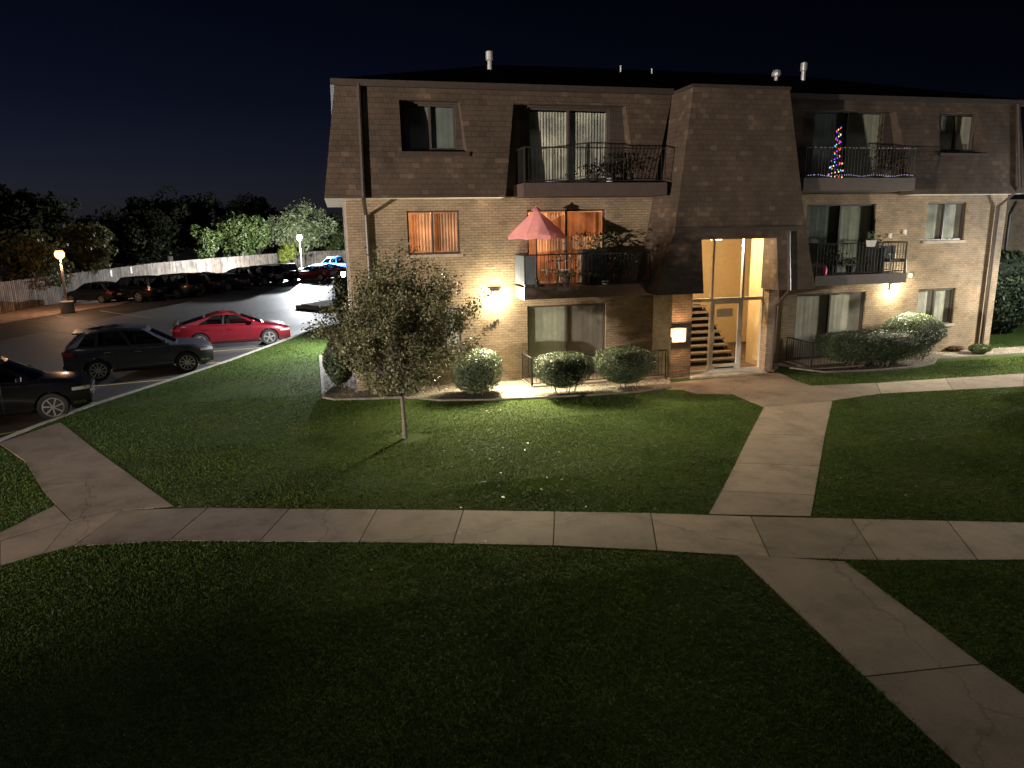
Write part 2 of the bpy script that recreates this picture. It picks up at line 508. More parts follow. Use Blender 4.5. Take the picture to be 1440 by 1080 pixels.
# planting island at the corner of the lot
isl = [G(416, 433, ZL), G(446, 436, ZL), (G(446, 436, ZL)[0]+6, G(446, 436, ZL)[1]+.3), (6, 51), (.6, 51.2)]
mb = MB().prism(isl, -.2, .04); kind(mb.build('island_kerb', M['kerb']), 'structure')
c = (sum(p[0] for p in isl)/5, sum(p[1] for p in isl)/5)
mb = MB().prism([(c[0]+(p[0]-c[0])*.93, c[1]+(p[1]-c[1])*.93) for p in isl], .0, .09); kind(mb.build('island_soil', M['dirt']), 'structure')


def shrink(pts, d):
    c = Vector((sum(p[0] for p in pts)/len(pts), sum(p[1] for p in pts)/len(pts)))
    out = []
    for p in pts:
        v = Vector(p)-c
        out.append(tuple(c+v*(1-d/max(v.length, .1))))
    return out


slabs = []
top = [(-160, 800), (0, 762), (100, 733), (173, 718), (293, 714.5), (407, 716), (530, 717), (652, 718), (780, 720), (915, 722), (1056, 727), (1197, 730), (1332, 733), (1470, 736), (1650, 741)]
bot = [(-160, 838), (0, 797), (60, 780), (103, 769), (238, 761), (365, 762), (505, 763), (637, 765), (778, 768), (924, 775), (1083, 785), (1235, 789), (1375, 788.5), (1520, 788), (1700, 788)]
for i in range(len(top)-1): slabs.append([top[i], top[i+1], bot[i+1], bot[i]])
lp = [[(-2, 624), (85, 594), (133, 632), (36, 650)], [(36, 650), (133, 632), (183, 668), (60, 690)],
      [(60, 690), (183, 668), (245, 712.8), (173, 718), (100, 733), (78, 711)], [(78, 711), (100, 733), (0, 762), (-160, 800), (-160, 790), (0, 750)]]
slabs += lp
slabs += [[(996, 724), (1141, 727), (1146, 697), (1014, 691)], [(1014, 691), (1146, 697), (1153, 656), (1034, 652)],
          [(1034, 652), (1153, 656), (1160, 613), (1054, 611)], [(1054, 611), (1160, 613), (1171, 564), (1074, 573)]]
apron = [(1074, 573), (1171, 564), (1239, 554), (1232, 539), (1140, 543), (1118, 535), (1094, 523.5), (943, 538.5), (936, 548), (961, 549), (978, 554), (1030, 555)]
slabs.append(apron)
rt = [(1232, 539), (1330, 532.5), (1440, 525.5), (1560, 518), (1700, 509)]
rb = [(1239, 554), (1340, 549), (1440, 544), (1560, 538), (1700, 531)]
for i in range(4): slabs.append([rt[i], rt[i+1], rb[i+1], rb[i]])
mb = MB(); SLW = []
for s in slabs:
    q = [G(*p) for p in s]
    SLW.append(q); mb.prism(shrink(q, .012), -.05, .012)
dp = [[G(1036, 781), G(1188, 790), G(1380, 935), G(1215, 953)]]
a, b = dp[0][2], dp[0][3]
dp.append([b, a, (a[0]-.05, a[1]-2.0), (b[0]-.15, b[1]-2.0)])
dp.append([dp[1][3], dp[1][2], (dp[1][2][0], dp[1][2][1]-3), (dp[1][3][0]-.1, dp[1][3][1]-3)])
for q in dp: SLW.append(q); mb.prism(shrink(q, .012), -.05, .012)
kind(mb.build('sidewalk', M['concrete']), 'structure')

# gravel beds, edging, mulch
bedL = [G(*p) for p in [(450, 501), (455, 560), (470, 563), (570, 560), (620, 564), (698, 563), (773, 559.5), (833, 556.5), (900, 552), (943, 546)]]
bedLw = bedL+[(XTB, YF-.01), (XTB, Y0), (XL, Y0), (XL, 27.5), (XL-.9, 27.5)]
XTR = FY(1090, 500, YF)[0]
bedR = [G(*p) for p in [(1095, 516), (1162, 524.5), (1230, 522), (1285, 517.5), (1312, 512), (1316, 506), (1440, 497.5), (1600, 488)]]
bedRw = bedR+[(40, Y0), (XTR, Y0), (XTR, YF)]
mb = MB(); mb.flat(bedLw, .006); mb.flat(bedRw, .006)
kind(mb.build('gravel_bed', M['gravel']), 'structure')
mb = MB(); strip(mb, bedL, -.04, .05, -.05, .05); strip(mb, bedR, -.04, .05, -.05, .05)
kind(mb.build('bed_edging', plain('edging_stone', (.13, .115, .095), .9, var=.3)), 'structure')

TRX0, TRY0 = G(570, 616)
BUSH = [G(672, 556), G(795, 557), G(883, 550)]
mb = MB()


def blob(cx, cy, rx, ry, n=22, amp=.12):
    ph = random.random()*6
    return [(cx+rx*(1+amp*math.sin(3*a+ph)+amp*.6*math.sin(5*a))*math.cos(a), cy+ry*(1+amp*math.sin(2*a+ph))*math.sin(a)) for a in [2*PI*k/n for k in range(n)]]


for (x, y), r in zip(BUSH, (.78, .85, .85)): mb.flat(blob(x, y+.15, r, .42, amp=.06), .013)
hx, hy = G(1230, 520)
mb.flat(blob(hx, hy+.25, 1.7, .5, amp=.05), .013)
kind(mb.build('mulch', M['mulch']), 'structure')

# patios by the ground floor doors
XP0 = 5.19
mb = MB()
mb.box(XP0, XTB, 19.35, Y0, -.02, .05)
XQ0, XQ1 = FY(1100, 500, Y0)[0], 16.2
mb.box(XQ0, XQ1, 19.1, Y0, -.02, .05)
kind(mb.build('patio', M['concrete']), 'structure')

# bay lines on the lot
mb = MB()


def pline(a, b, w=.1, mbx=None):
    a = Vector(a); b = Vector(b); d = (b-a).normalized(); n = Vector((-d.y, d.x))*w/2
    mbx.add([(*(a-n), ZL+.004), (*(b-n), ZL+.004), (*(b+n), ZL+.004), (*(a+n), ZL+.004)], [(0, 1, 2, 3)])


for p, q in [((135, 543), (254, 532)), ((137, 566), (168, 563.5)), ((302, 494), (380, 488)), ((0, 611), (40, 604)), ((315, 509), (326, 508))]:
    a = Vector(G(*p, ZL)); b = Vector(G(*q, ZL)); d = (a-b).normalized()
    pline(b, b+d*5.2, .1, mb)
kind(mb.build('parking_line', M['yellow']), 'structure')
mb = MB()
for p, q in [((79, 444), (145, 460)), ((54, 452), (88, 456)), ((55, 462), (100, 470)), ((140, 437), (215, 448))]:
    pline(G(*p, ZL), G(*q, ZL), .1, mb)
a = G(350, 447, ZL); pline(a, G(416, 432, ZL), .1, mb)
kind(mb.build('bay_line', M['whitep']), 'structure')


# ------------------------------------------------------------------ grass
def pin(poly, X, Y):
    P = np.array(poly); n = len(P); ins = np.zeros(len(X), bool)
    j = n-1
    for i in range(n):
        xi, yi = P[i]; xj, yj = P[j]
        cnd = ((yi > Y) != (yj > Y)) & (X < (xj-xi)*(Y-yi)/(yj-yi+1e-12)+xi)
        ins ^= cnd; j = i
    return ins


TRX, TRY = G(570, 616)


def grass_points():
    outs = []
    for (y0, y1, dens) in ((2.6, 5.5, 5200), (5.5, 8.2, 3600), (8.2, 12.0, 2100), (12.0, 16, 1200), (16, 20.5, 700), (20.5, 36, 200)):
        x0, x1 = -10.5, 24
        n = int((x1-x0)*(y1-y0)*dens)
        X = rng.uniform(x0, x1, n); Y = rng.uniform(y0, y1, n)
        # inside the view, with a margin
        d = np.stack([X, Y, np.full(n, -H)], 1)@CM.T
        u = d[:, 0]/d[:, 2]*FOC; v = d[:, 1]/d[:, 2]*FOC
        k = (d[:, 2] > 0) & (abs(u) < 840) & (v < 640)
        X, Y = X[k], Y[k]
        jx, jy = rng.normal(size=len(X))*.03, rng.normal(size=len(X))*.03; k_all = slice(None)
        k = pin(lawn_poly, X, Y)
        tr_ = np.hypot(X-TRX, (Y-TRY)*1.3); k &= tr_ > .38+.3*rng.random(len(X))**2
        for q in SLW:
            k &= ~pin(q, X+jx[k_all], Y+jy[k_all])
        k &= ~pin(bedLw, X, Y); k &= ~pin(bedRw, X, Y)
        k &= ~((X > XL-.2) & (Y > 18.9) & (X < XR+.3))
        outs.append(np.stack([X[k], Y[k]], 1))
    return np.concatenate(outs)


gp = grass_points()
n = len(gp)
dist = np.hypot(gp[:, 0], gp[:, 1])
ang = rng.uniform(0, 2*PI, n); hgt = rng.uniform(.012, .034, n)*(1+.25*np.sin(gp[:, 0]*1.7)*np.cos(gp[:, 1]*1.3)); wid = .0028+dist*.00055
lean = rng.uniform(0, .035, n); la = rng.uniform(0, 2*PI, n)
ux, uy = np.cos(ang)*wid, np.sin(ang)*wid
V = np.zeros((n, 3, 3), np.float32)
V[:, 0] = np.stack([gp[:, 0]-ux, gp[:, 1]-uy, np.zeros(n)], 1)
V[:, 1] = np.stack([gp[:, 0]+ux, gp[:, 1]+uy, np.zeros(n)], 1)
V[:, 2] = np.stack([gp[:, 0]+np.cos(la)*lean, gp[:, 1]+np.sin(la)*lean, hgt], 1)
def grass_mat():
    m, nt, out = newmat('grass_blades')
    g = N(nt, 'ShaderNodeNewGeometry'); tc = N(nt, 'ShaderNodeTexCoord')
    r = ramp(nt, [(0, (.044, .08, .017)), (.6, (.06, .102, .021)), (.92, (.078, .113, .028)), (1, (.11, .11, .045))]); L(nt, g, 'Random Per Island', r, 'Fac')
    n1 = N(nt, 'ShaderNodeTexNoise', Scale=.55, Detail=5.0, Roughness=.7); L(nt, tc, 'Object', n1, 'Vector')
    r1_ = ramp(nt, [(.32, (.62, .6, .62)), (.5, (1, 1, 1)), (.72, (1.35, 1.12, 1.0))]); L(nt, n1, 'Fac', r1_, 'Fac')
    n2 = N(nt, 'ShaderNodeTexNoise', Scale=3.5, Detail=4.0, Roughness=.7); L(nt, tc, 'Object', n2, 'Vector')
    r2_ = ramp(nt, [(.34, (.72, .66, .6)), (.5, (1, 1, 1)), (.7, (1.15, 1.12, 1.0))]); L(nt, n2, 'Fac', r2_, 'Fac')
    a = N(nt, 'ShaderNodeMixRGB', blend_type='MULTIPLY'); a.inputs['Fac'].default_value = 1; L(nt, r, 'Color', a, 1); L(nt, r1_, 'Color', a, 2)
    c = N(nt, 'ShaderNodeMixRGB', blend_type='MULTIPLY'); c.inputs['Fac'].default_value = 1; L(nt, a, 'Color', c, 1); L(nt, r2_, 'Color', c, 2)
    b = N(nt, 'ShaderNodeBsdfPrincipled', Roughness=.75); b.inputs['Specular IOR Level'].default_value = .2
    t = N(nt, 'ShaderNodeBsdfTranslucent'); L(nt, c, 'Color', b, 'Base Color'); L(nt, c, 'Color', t, 'Color')
    ms = N(nt, 'ShaderNodeMixShader', Fac=.35); L(nt, b, 'BSDF', ms, 1); L(nt, t, 'BSDF', ms, 2); L(nt, ms, 'Shader', out, 'Surface')
    return m


M['grass'] = grass_mat()
o = raw_mesh('grass', V.reshape(-1, 3), np.arange(n*3).reshape(-1, 3), M['grass'], k=3)
kind(o, 'stuff'); o['label'] = 'short mown grass of the lawns between the paths'; o['category'] = 'grass'

# fallen leaves on the lawn
n = 170
X = rng.uniform(-6, 10, n); Y = rng.uniform(9, 17.5, n)
k = pin(lawn_poly, X, Y)
onp = np.zeros(n, bool)
for q in SLW: onp |= pin(q, X, Y)
k &= (~onp | (rng.random(n) < .1)) & ~pin(bedLw, X, Y)
LZ = np.where(onp, .02, .045)[k]
X, Y = X[k], Y[k]; n = len(X)
V = np.zeros((n, 4, 3))
for i in range(n):
    a = rng.uniform(0, 6.28); s = rng.uniform(.014, .034); t = rng.uniform(-.02, .02, 4)
    for j, (r_, w_) in enumerate(((s, 0), (s*.5, 1.57), (s, 3.14), (s*.5, 4.71))):
        V[i, j] = (X[i]+r_*math.cos(a+w_), Y[i]+r_*math.sin(a+w_), LZ[i]+abs(t[j])*.6)
M['fallen'] = leaf_mat('fallen_leaf', [(.09, .07, .03), (.16, .12, .055), (.24, .19, .12)], .1, .5)
o = raw_mesh('fallen_leaves', V.reshape(-1, 3), np.arange(n*4).reshape(-1, 4), M['fallen'])
kind(o, 'stuff'); o['label'] = 'small dry leaves scattered on the lawn by the young tree'; o['category'] = 'leaves'

# pebbles on the gravel beds
pts = []
for poly in (bedLw, bedRw):
    P = np.array(poly); x0, y0 = P.min(0); x1, y1 = P.max(0); x1 = min(x1, 24)
    n = int((x1-x0)*(y1-y0)*420)
    X = rng.uniform(x0, x1, n); Y = rng.uniform(y0, y1, n)
    k = pin(poly, X, Y) & ~((X > XP0-.02) & (X < XTB) & (Y > 19.33)) & ~((X > XQ0) & (X < XQ1) & (Y > 19.08))
    pts.append(np.stack([X[k], Y[k]], 1))
pts = np.concatenate(pts); n = len(pts)
sz = rng.uniform(.012, .032, n)
octa = np.array([(1, 0, 0), (0, 1, 0), (-1, 0, 0), (0, -1, 0), (0, 0, .7)])
an = rng.uniform(0, 6.28, n)
V = np.zeros((n, 5, 3))
for j in range(5):
    ox, oy, oz = octa[j]*1.0
    V[:, j, 0] = pts[:, 0]+sz*(ox*np.cos(an)-oy*np.sin(an)); V[:, j, 1] = pts[:, 1]+sz*(ox*np.sin(an)+oy*np.cos(an)); V[:, j, 2] = .006+sz*oz
Fx = np.array([(0, 1, 4), (1, 2, 4), (2, 3, 4), (3, 0, 4)])
Fq = (np.arange(n)[:, None, None]*5+Fx[None]).reshape(-1, 3)
M['pebble'] = leaf_mat('pebbles', [(.09, .07, .055), (.2, .175, .14), (.33, .3, .26)], 0, .85)
o = raw_mesh('gravel', V.reshape(-1, 3), Fq, M['pebble'], k=3)
kind(o, 'stuff'); o['label'] = 'pale pebbles in the beds along the brick wall'; o['category'] = 'gravel'

# ------------------------------------------------------------------ apartment building
B = thing('apartment_building', 'three storey tan brick apartment block with dark shingled mansard upper floor and lit stair entrance', 'building', (XL, Y0, 0))


def wall_with_holes(mb, x0, x1, z0, z1, Y, holes, th=.18):
    xs = sorted({x0, x1, *[h[0] for h in holes], *[h[1] for h in holes]})
    zs = sorted({z0, z1, *[h[2] for h in holes], *[h[3] for h in holes]})
    for i in range(len(xs)-1):
        for j in range(len(zs)-1):
            cx, cz = (xs[i]+xs[i+1])/2, (zs[j]+zs[j+1])/2
            if any(h[0] < cx < h[1] and h[2] < cz < h[3] for h in holes): continue
            mb.quad((xs[i], Y, zs[j]), (xs[i+1], Y, zs[j]), (xs[i+1], Y, zs[j+1]), (xs[i], Y, zs[j+1]))
    for a, b, c_, d in holes:
        mb.quad((a, Y, c_), (a, Y, d), (a, Y+th, d), (a, Y+th, c_))
        mb.quad((b, Y, c_), (b, Y+th, c_), (b, Y+th, d), (b, Y, d))
        mb.quad((a, Y, d), (b, Y, d), (b, Y+th, d), (a, Y+th, d))
        mb.quad((a, Y, c_), (a, Y+th, c_), (b, Y+th, c_), (b, Y, c_))


def rect(x0, x1, yt, yb):
    """opening on the facade plane from its pixel box"""
    xm = (x0+x1)/2
    return [FY(x0, (yt+yb)/2, Y0)[0], FY(x1, (yt+yb)/2, Y0)[0], FY(xm, yb, Y0)[1], FY(xm, yt, Y0)[1]]


OP = dict(
    WL3=rect(571, 641, 146, 211), PL3=rect(743, 857, 152, 259),
    WL2=rect(573, 646.5, 296, 357.5), PL2=rect(742, 851, 294.5, 406),
    WL1=rect(574, 649, 434, 494), PL1=rect(742, 851.5, 428.5, 527),
    WR3=rect(1323, 1373, 160, 212), PR3=rect(1143, 1241, 156, 257),
    WR2=rect(1303, 1358, 284.5, 338), PR2=rect(1132, 1229, 287, 392),
    WR1=rect(1290, 1342, 406, 456), PR1=rect(1118, 1214, 412, 509),
)
for k_ in ('PL1', 'PR1'): OP[k_][2] = .06
XTL = XTB                                # where the tower meets the facade
XTRR = FY(1097, 480, Y0)[0]
zw = zb+.05
mb = MB()
wall_with_holes(mb, XL, XTL, 0, zw, Y0, [OP[k_] for k_ in ('WL2', 'PL2', 'WL1', 'PL1')])
wall_with_holes(mb, XTRR, XR, 0, zw, Y0, [OP[k_] for k_ in ('WR2', 'PR2', 'WR1', 'PR1')])
# ends and back
mb.quad((XL, Y0, 0), (XL, Y0, zw), (XL, YBACK, zw), (XL, YBACK, 0))
mb.quad((XR, Y0, 0), (XR, YBACK, 0), (XR, YBACK, zw), (XR, Y0, zw))
mb.quad((XL, YBACK, 0), (XL, YBACK, zt), (XR, YBACK, zt), (XR, YBACK, 0))
# stair tower brickwork
zsk = FY(950, 414, 18.62)[1]
XE0 = FY(968.5, 500, YG)[0]; XE1 = FY(1069, 480, YG)[0]
XPL = FY(971, 500, YF)[0]; XPR = FY(1076, 500, YF)[0]
mb.box(XTB, XPL, YF, YG+.1, -.02, zsk+.02)
mb.box(XPR, XTR, YF, YG+.1, -.02, zsk+.02)
mb.quad((XTB, YG+.1, 0), (XTB, YG+.1, zsk+.02), (XTB, Y0, zsk+.02), (XTB, Y0, 0))
mb.quad((XTR, YG+.1, 0), (XTR, Y0, 0), (XTR, Y0, zsk+.02), (XTR, YG+.1, zsk+.02))
mb.build('brick_wall', M['brick'], B)
mb = MB()
wall_with_holes(mb, XL, XTL+1.5, zw, zt, Y0+.02, [OP[k_] for k_ in ('WL3', 'PL3')])
wall_with_holes(mb, XTL+2.6, XR, zw, zt, Y0+.02, [OP[k_] for k_ in ('WR3', 'PR3')])
mb.build('upper_wall', M['darkwall'], B)

# mansard --------------------------------------------------------
Xbl, Xtl = MP(456, 278)[0], MP(470, 118)[0]
Xbr, Xtr = MP(1439, 268)[0]+.15, MP(1434, 137)[0]
NZ = MP(800, 147)[1]
nl0, nl1 = MP(711, 277)[0], MP(722, 146)[0]
nr0, nr1 = MP(897, 276)[0], MP(880, 147)[0]
tl0, tl1 = MP(917, 275)[0], MP(945, 129)[0]
tr0, tr1 = MP(1122, 268)[0], MP(1106, 134)[0]
ml0, ml1 = tr0+.15, MP(1130, 157)[0]
NZR = MP(1200, 156)[1]
mr0, mr1 = MP(1288, 266)[0], MP(1260, 157)[0]
hL = [MP(565, 214), MP(657, 214), MP(646, 142), MP(561, 140)]
hR = [MP(1322, 216), MP(1388, 216), MP(1377, 159), MP(1320, 159)]
zz = (hL[0][1]+hL[1][1])/2; hL = [(hL[0][0], zz), (hL[1][0], zz), (hL[2][0], (hL[2][1]+hL[3][1])/2), (hL[3][0], (hL[2][1]+hL[3][1])/2)]
zz = (hR[0][1]+hR[1][1])/2; hR = [(hR[0][0], zz), (hR[1][0], zz), (hR[2][0], (hR[2][1]+hR[3][1])/2), (hR[3][0], (hR[2][1]+hR[3][1])/2)]


def mans_panel(mb, outer, holes):
    rings = [outer]+holes
    tri = tessellate_polygon([[Vector((x, z, 0)) for x, z in r] for r in rings])
    pts = [p for r in rings for p in r]
    o_ = len(mb.v); mb.add([(x, ym(z), z) for x, z in pts], [])
    for t in tri:
        q = [pts[i] for i in t]
        ar = (q[1][0]-q[0][0])*(q[2][1]-q[0][1])-(q[2][0]-q[0][0])*(q[1][1]-q[0][1])
        mb.f.append(tuple(o_+i for i in (t if ar > 0 else t[::-1])))


def cheeks(mb, ring, closed=True):
    n_ = len(ring)
    for i in range(n_ if closed else n_-1):
        a, b = ring[i], ring[(i+1) % n_]
        mb.quad((a[0], ym(a[1]), a[1]), (a[0], Y0+.015, a[1]), (b[0], Y0+.015, b[1]), (b[0], ym(b[1]), b[1]))


mb = MB()
mans_panel(mb, [(Xbl, zb), (nl0, zb), (nl1, NZ), (nr1, NZ), (nr0, zb), (tl0, zb), (tl1, zt), (Xtl, zt)], [hL])
mans_panel(mb, [(tr0, zb), (ml0, zb), (ml1, NZR), (mr1, NZR), (mr0, zb), (Xbr, zb), (Xtr, zt), (tr1, zt)], [hR])
cheeks(mb, hL); cheeks(mb, hR)
cheeks(mb, [(nl0, zb), (nl1, NZ), (nr1, NZ), (nr0, zb)], False); cheeks(mb, [(ml0, zb), (ml1, NZR), (mr1, NZR), (mr0, zb)], False)
mb.quad((Xbl, YBM, zb), (Xtl, YT, zt), (Xtl, YBACK, zt), (Xbl, YBACK, zb))
mb.quad((Xbr, YBM, zb), (Xbr, YBACK, zb), (Xtr, YBACK, zt), (Xtr, YT, zt))
# tower mansard: upper and lower skirts, with the entrance cut out of the lower one
ym_, yl_ = 18.87, 18.58
TL, TR = P3(975, 131, 19.1), P3(1110, 135, 19.1)
TL = (TL[0], 19.1, zt-.01); TR = (TR[0], 19.1, zt-.01)
zm = FY(1040, 322, ym_)[1]; zk = zsk
ML, MR = (FY(949, 322, ym_)[0], ym_, zm), (FY(1133, 322, ym_)[0], ym_, zm)
BL, BR = (FY(922, 415, yl_)[0], yl_, zk), (FY(1147, 403, yl_)[0], yl_, zk)
TBL = (tl1, 20.32, zt-.01); MBL = (FY(910, 322, Y0)[0], Y0, zm); BBL = (FY(892, 400, Y0)[0], Y0, zk)
TBR = (TR[0]+.05, 20.32, zt-.01); MBR = (MR[0]+.12, Y0, zm); BBR = (BR[0]+.15, Y0, zk)
mb.quad(ML, MR, TR, TL)
mb.quad(MBL, ML, TL, TBL); mb.quad(MR, MBR, TBR, TR)
mb.quad(BBL, BL, ML, MBL); mb.quad(BR, BBR, MBR, MR)


def sk(x, z):
    t = (z-zk)/(zm-zk)
    return (x, yl_+(ym_-yl_)*t, z)


zo = FY(1040, 336, yl_+.25)[1]
xo0, xo1 = FY(988.5, 380, 18.68)[0], FY(1094, 375, 18.68)[0]


def lerp(a, b, t): return tuple(a[i]+(b[i]-a[i])*t for i in range(3))


to = (zo-zk)/(zm-zk)
mb.quad(BL, sk(xo0, zk), sk(xo0, zo), lerp(BL, ML, to)); mb.quad(sk(xo1, zk), BR, lerp(BR, MR, to), sk(xo1, zo))
mb.quad(lerp(BL, ML, to), lerp(BR, MR, to), MR, ML)
# reveals of the entrance cut
mb.quad(sk(xo0, zk), (xo0, YG-.03, zk), (xo0, YG-.03, zo), sk(xo0, zo)); mb.quad(sk(xo1, zk), sk(xo1, zo), (xo1, YG-.03, zo), (xo1, YG-.03, zk))
mb.quad(sk(xo0, zo), (xo0, YG-.03, zo), (xo1, YG-.03, zo), sk(xo1, zo))
mb.build('mansard', M['shingle'], B)
# soffits
mb = MB()
mb.quad((Xbl, YBM, zb-.004), (Xbl, YBACK-2.6, zb-.004), (XL+.0, YBACK-2.6, zb-.004), (XL, YBM, zb-.004))
mb.build('soffit', M['soffit'], B); mb = MB()
mb.quad((XL, YBM, zb-.004), (XL, Y0, zb-.004), (nl0, Y0, zb-.004), (nl0, YBM, zb-.004))
mb.build('soffit', M['soffit'], B); mb = MB()
mb.quad((mr0, YBM, zb-.004), (mr0, Y0, zb-.004), (Xbr, Y0, zb-.004), (Xbr, YBM, zb-.004))
mb.build('soffit', M['soffit'], B)
mb = MB()
mb.quad(BL, BBL, (XTB, Y0, zk), (XTB, yl_, zk)); mb.quad((XTB, yl_, zk), (XTB, YF, zk), (XPL, YF, zk), (XPL, yl_, zk))
mb.quad((XTR, yl_, zk), (XTR, Y0, zk), BBR, BR); mb.quad((XPR, yl_, zk+.002), (XPR, YF, zk+.002), (XTR, YF, zk+.002), (XTR, yl_, zk+.002))
mb.quad((XPL, yl_+.02, zk), (XPL, YG-.03, zk), (xo0, YG-.03, zk), (xo0, yl_+.02, zk))
# trim bands
mb.box(ML[0]-.05, MR[0]+.05, ym_-.09, ym_+.02, zm-.07, zm+.05)
mb.box(Xtl-.1, TL[0]-.35, YT-.12, YT+.3, zt-.02, zt+.14)
mb.box(TR[0]+.05, Xtr+.4, YT-.12, YT+.3, zt-.02, zt+.12)
mb.box(TL[0]-.05, TR[0]+.02, 19.06, YT+.3, zt-.02, zt+.07)
mb.box(TL[0]-.35, TL[0]-.05, YT-.12, YT+.3, zt-.02, zt+.14)
mb.box(Xtl-.1, Xtl+.1, YT+.3, YBACK, zt-.02, zt+.13)
mb.build('eave_trim', M['trim'], B)
mb = MB()
mb.box(hL[0][0]-.06, hL[1][0]+.06, ym(hL[0][1])-.06, Y0, hL[0][1]-.1, hL[0][1]+.01)
mb.build('dormer_sill', M['trim'], B)
mb = MB()
mb.box(hR[0][0]-.04, hR[1][0]+.04, ym(hR[0][1])-.05, Y0, hR[0][1]-.07, hR[0][1]+.01)
mb.build('dormer_sill', M['trim'], B)
# low hipped roof
zr0 = zt+.13; YR = Y0+5.0
zr = FY(870, 97, YR)[1]
xa, xb_ = FY(700, 101, YR)[0], FY(1110, 108, YR)[0]
mb = MB()
E0, E1, E2, E3 = (Xtl-.1, YT-.1, zr0), (Xtr+.4, YT-.1, zr0), (Xtr+.4, YBACK+.2, zr0), (Xtl-.1, YBACK+.2, zr0)
R0, R1 = (xa, YR, zr), (xb_, YR, zr)
mb.quad(E0, E1, R1, R0); mb.add([E1, E2, R1], [(0, 1, 2)]); mb.quad(E2, E3, R0, R1); mb.add([E3, E0, R0], [(0, 1, 2)])
roof = mb.build('roof', M['roof'], B)


def zroof(x, y):
    return zr0+(zr-zr0)*(y-YT)/(YR-YT)


# roof vents
def vent(px, py_top, py_bot, Y, r, mat, capr=None, name='flue_pipe'):
    x, z1 = FY(px, py_top, Y); z0 = zroof(x, Y)-.1
    m_ = MB(); m_.lathe([(r, 0), (r, z1-z0-.3 if capr else z1-z0)], (x, Y, z0), 12)
    if capr:
        m_.lathe([(r*.9, z1-z0-.3), (capr, z1-z0-.27), (capr, z1-z0-.02), (capr*.8, z1-z0)], (x, Y, z0), 12)
    m_.build(name, mat, roof)


vent(688.5, 72, 100, YT+3.6, .085, M['galv'], .13)
vent(1131, 88, 108, YT+3.6, .08, M['galv'], .12)
vent(873, 92, 100, YT+4.2, .035, M['galv']); vent(917, 96, 101, YT+4.0, .03, M['galv'])
x, z = FY(1092, 103, YT+3.2)
mb = MB(); mb.lathe([(.07, -.25), (.07, -.12), (.15, -.1), (.17, .0), (.12, .09), (.03, .12)], (x, YT+3.2, z), 10); mb.build('turbine_vent', M['galv'], roof)


# windows ----------------------------------------------------------
def window(key, name='window', fm='frame', panes=('blind', 'blind'), sill=True, door=False, cols=None, depth=.11, slat=None):
    x0, x1, z0, z1 = OP[key]
    Y = Y0+(.02 if key[2] == '3' else 0)
    fy = Y+depth
    t = .05
    m_ = MB()
    m_.box(x0, x0+t, fy-.05, fy+.05, z0, z1); m_.box(x1-t, x1, fy-.05, fy+.05, z0, z1)
    m_.box(x0+t, x1-t, fy-.05, fy+.05, z0, z0+t); m_.box(x0+t, x1-t, fy-.05, fy+.05, z1-t, z1)
    xm = (x0+x1)/2+(.0 if door else -.02)
    m_.box(xm-.03, xm+.03, fy-.035, fy+.055, z0+t, z1-t)
    w = m_.build(name, M['frame'] if fm == 'frame' else M['wframe'], B)
    m_ = MB()
    m_.quad((x0+t, fy, z0+t), (xm-.03, fy, z0+t), (xm-.03, fy, z1-t), (x0+t, fy, z1-t))
    m_.quad((xm+.03, fy+.02, z0+t), (x1-t, fy+.02, z0+t), (x1-t, fy+.02, z1-t), (xm+.03, fy+.02, z1-t))
    m_.build('pane', M['glass'], w)
    halves = ((x0+t, xm-.03), (xm+.03, x1-t))
    for (a, b), p in zip(halves, panes):
        if p is None: continue
        m_ = MB()
        if p.endswith('~'):            # vertical slats, each turned a little
            sw = .1; n_ = int((b-a)/.085)
            for i in range(n_):
                cx = a+(i+.5)*(b-a)/n_
                jt_ = .2 if 'warm' in p else .07; th_ = -R(24)+random.uniform(-jt_, jt_)+(R(-22) if 'warm' in p else 0)
                dx, dy = math.cos(th_)*sw/2, math.sin(th_)*sw/2
                yy = fy+.11
                m_.quad((cx-dx, yy-dy, z0+t+.02), (cx+dx, yy+dy, z0+t+.02), (cx+dx, yy+dy, z1-t-.03), (cx-dx, yy-dy, z1-t-.03))
        else:                          # hanging curtain with soft folds
            n_ = max(8, int((b-a)/.03)); ph = random.random()*6
            for i in range(n_):
                xs = [a+(b-a)*(i+j)/n_ for j in (0, 1)]
                ys = [fy+.07+.0013*math.sin(x_*38+ph)+.002*math.sin(x_*17+ph) for x_ in xs]
                m_.quad((xs[0], ys[0], z0+t), (xs[1], ys[1], z0+t), (xs[1], ys[1], z1-t-.01), (xs[0], ys[0], z1-t-.01))
        m_.build('blind' if p.endswith('~') else 'curtain', M[p.rstrip('~')], w, smooth=not p.endswith('~'))
    if sill:
        m_ = MB(); m_.box(x0-.06, x1+.06, Y-.06, Y+.02, z0-.09, z0-.005); m_.build('sill', M['sill'], w)
    return w


window('WL3', panes=('dimcurtain', 'dimcurtain'), sill=False)
window('PL3', 'sliding_door', panes=('blind~', 'blind~'), sill=False, door=True)
window('WL2', panes=('slats_warm~', 'slats_warm~'))
window('PL2', 'sliding_door', panes=('slats_warm~', 'slats_warm~'), sill=False, door=True)
window('WL1', panes=('curtain', 'curtain'))
window('PL1', 'sliding_door', panes=('greencurtain', 'screen'), sill=False, door=True)
window('WR3', panes=('blind', 'curtain'), sill=False)
window('PR3', 'sliding_door', panes=('dimcurtain', 'greencurtain'), sill=False, door=True)
window('WR2', panes=('blind', 'blind'))
window('PR2', 'sliding_door', panes=('dimcurtain', 'greencurtain'), sill=False, door=True)
window('WR1', panes=('curtain', 'blind'))
window('PR1', 'sliding_door', panes=('curtain', 'curtain'), sill=False, door=True)

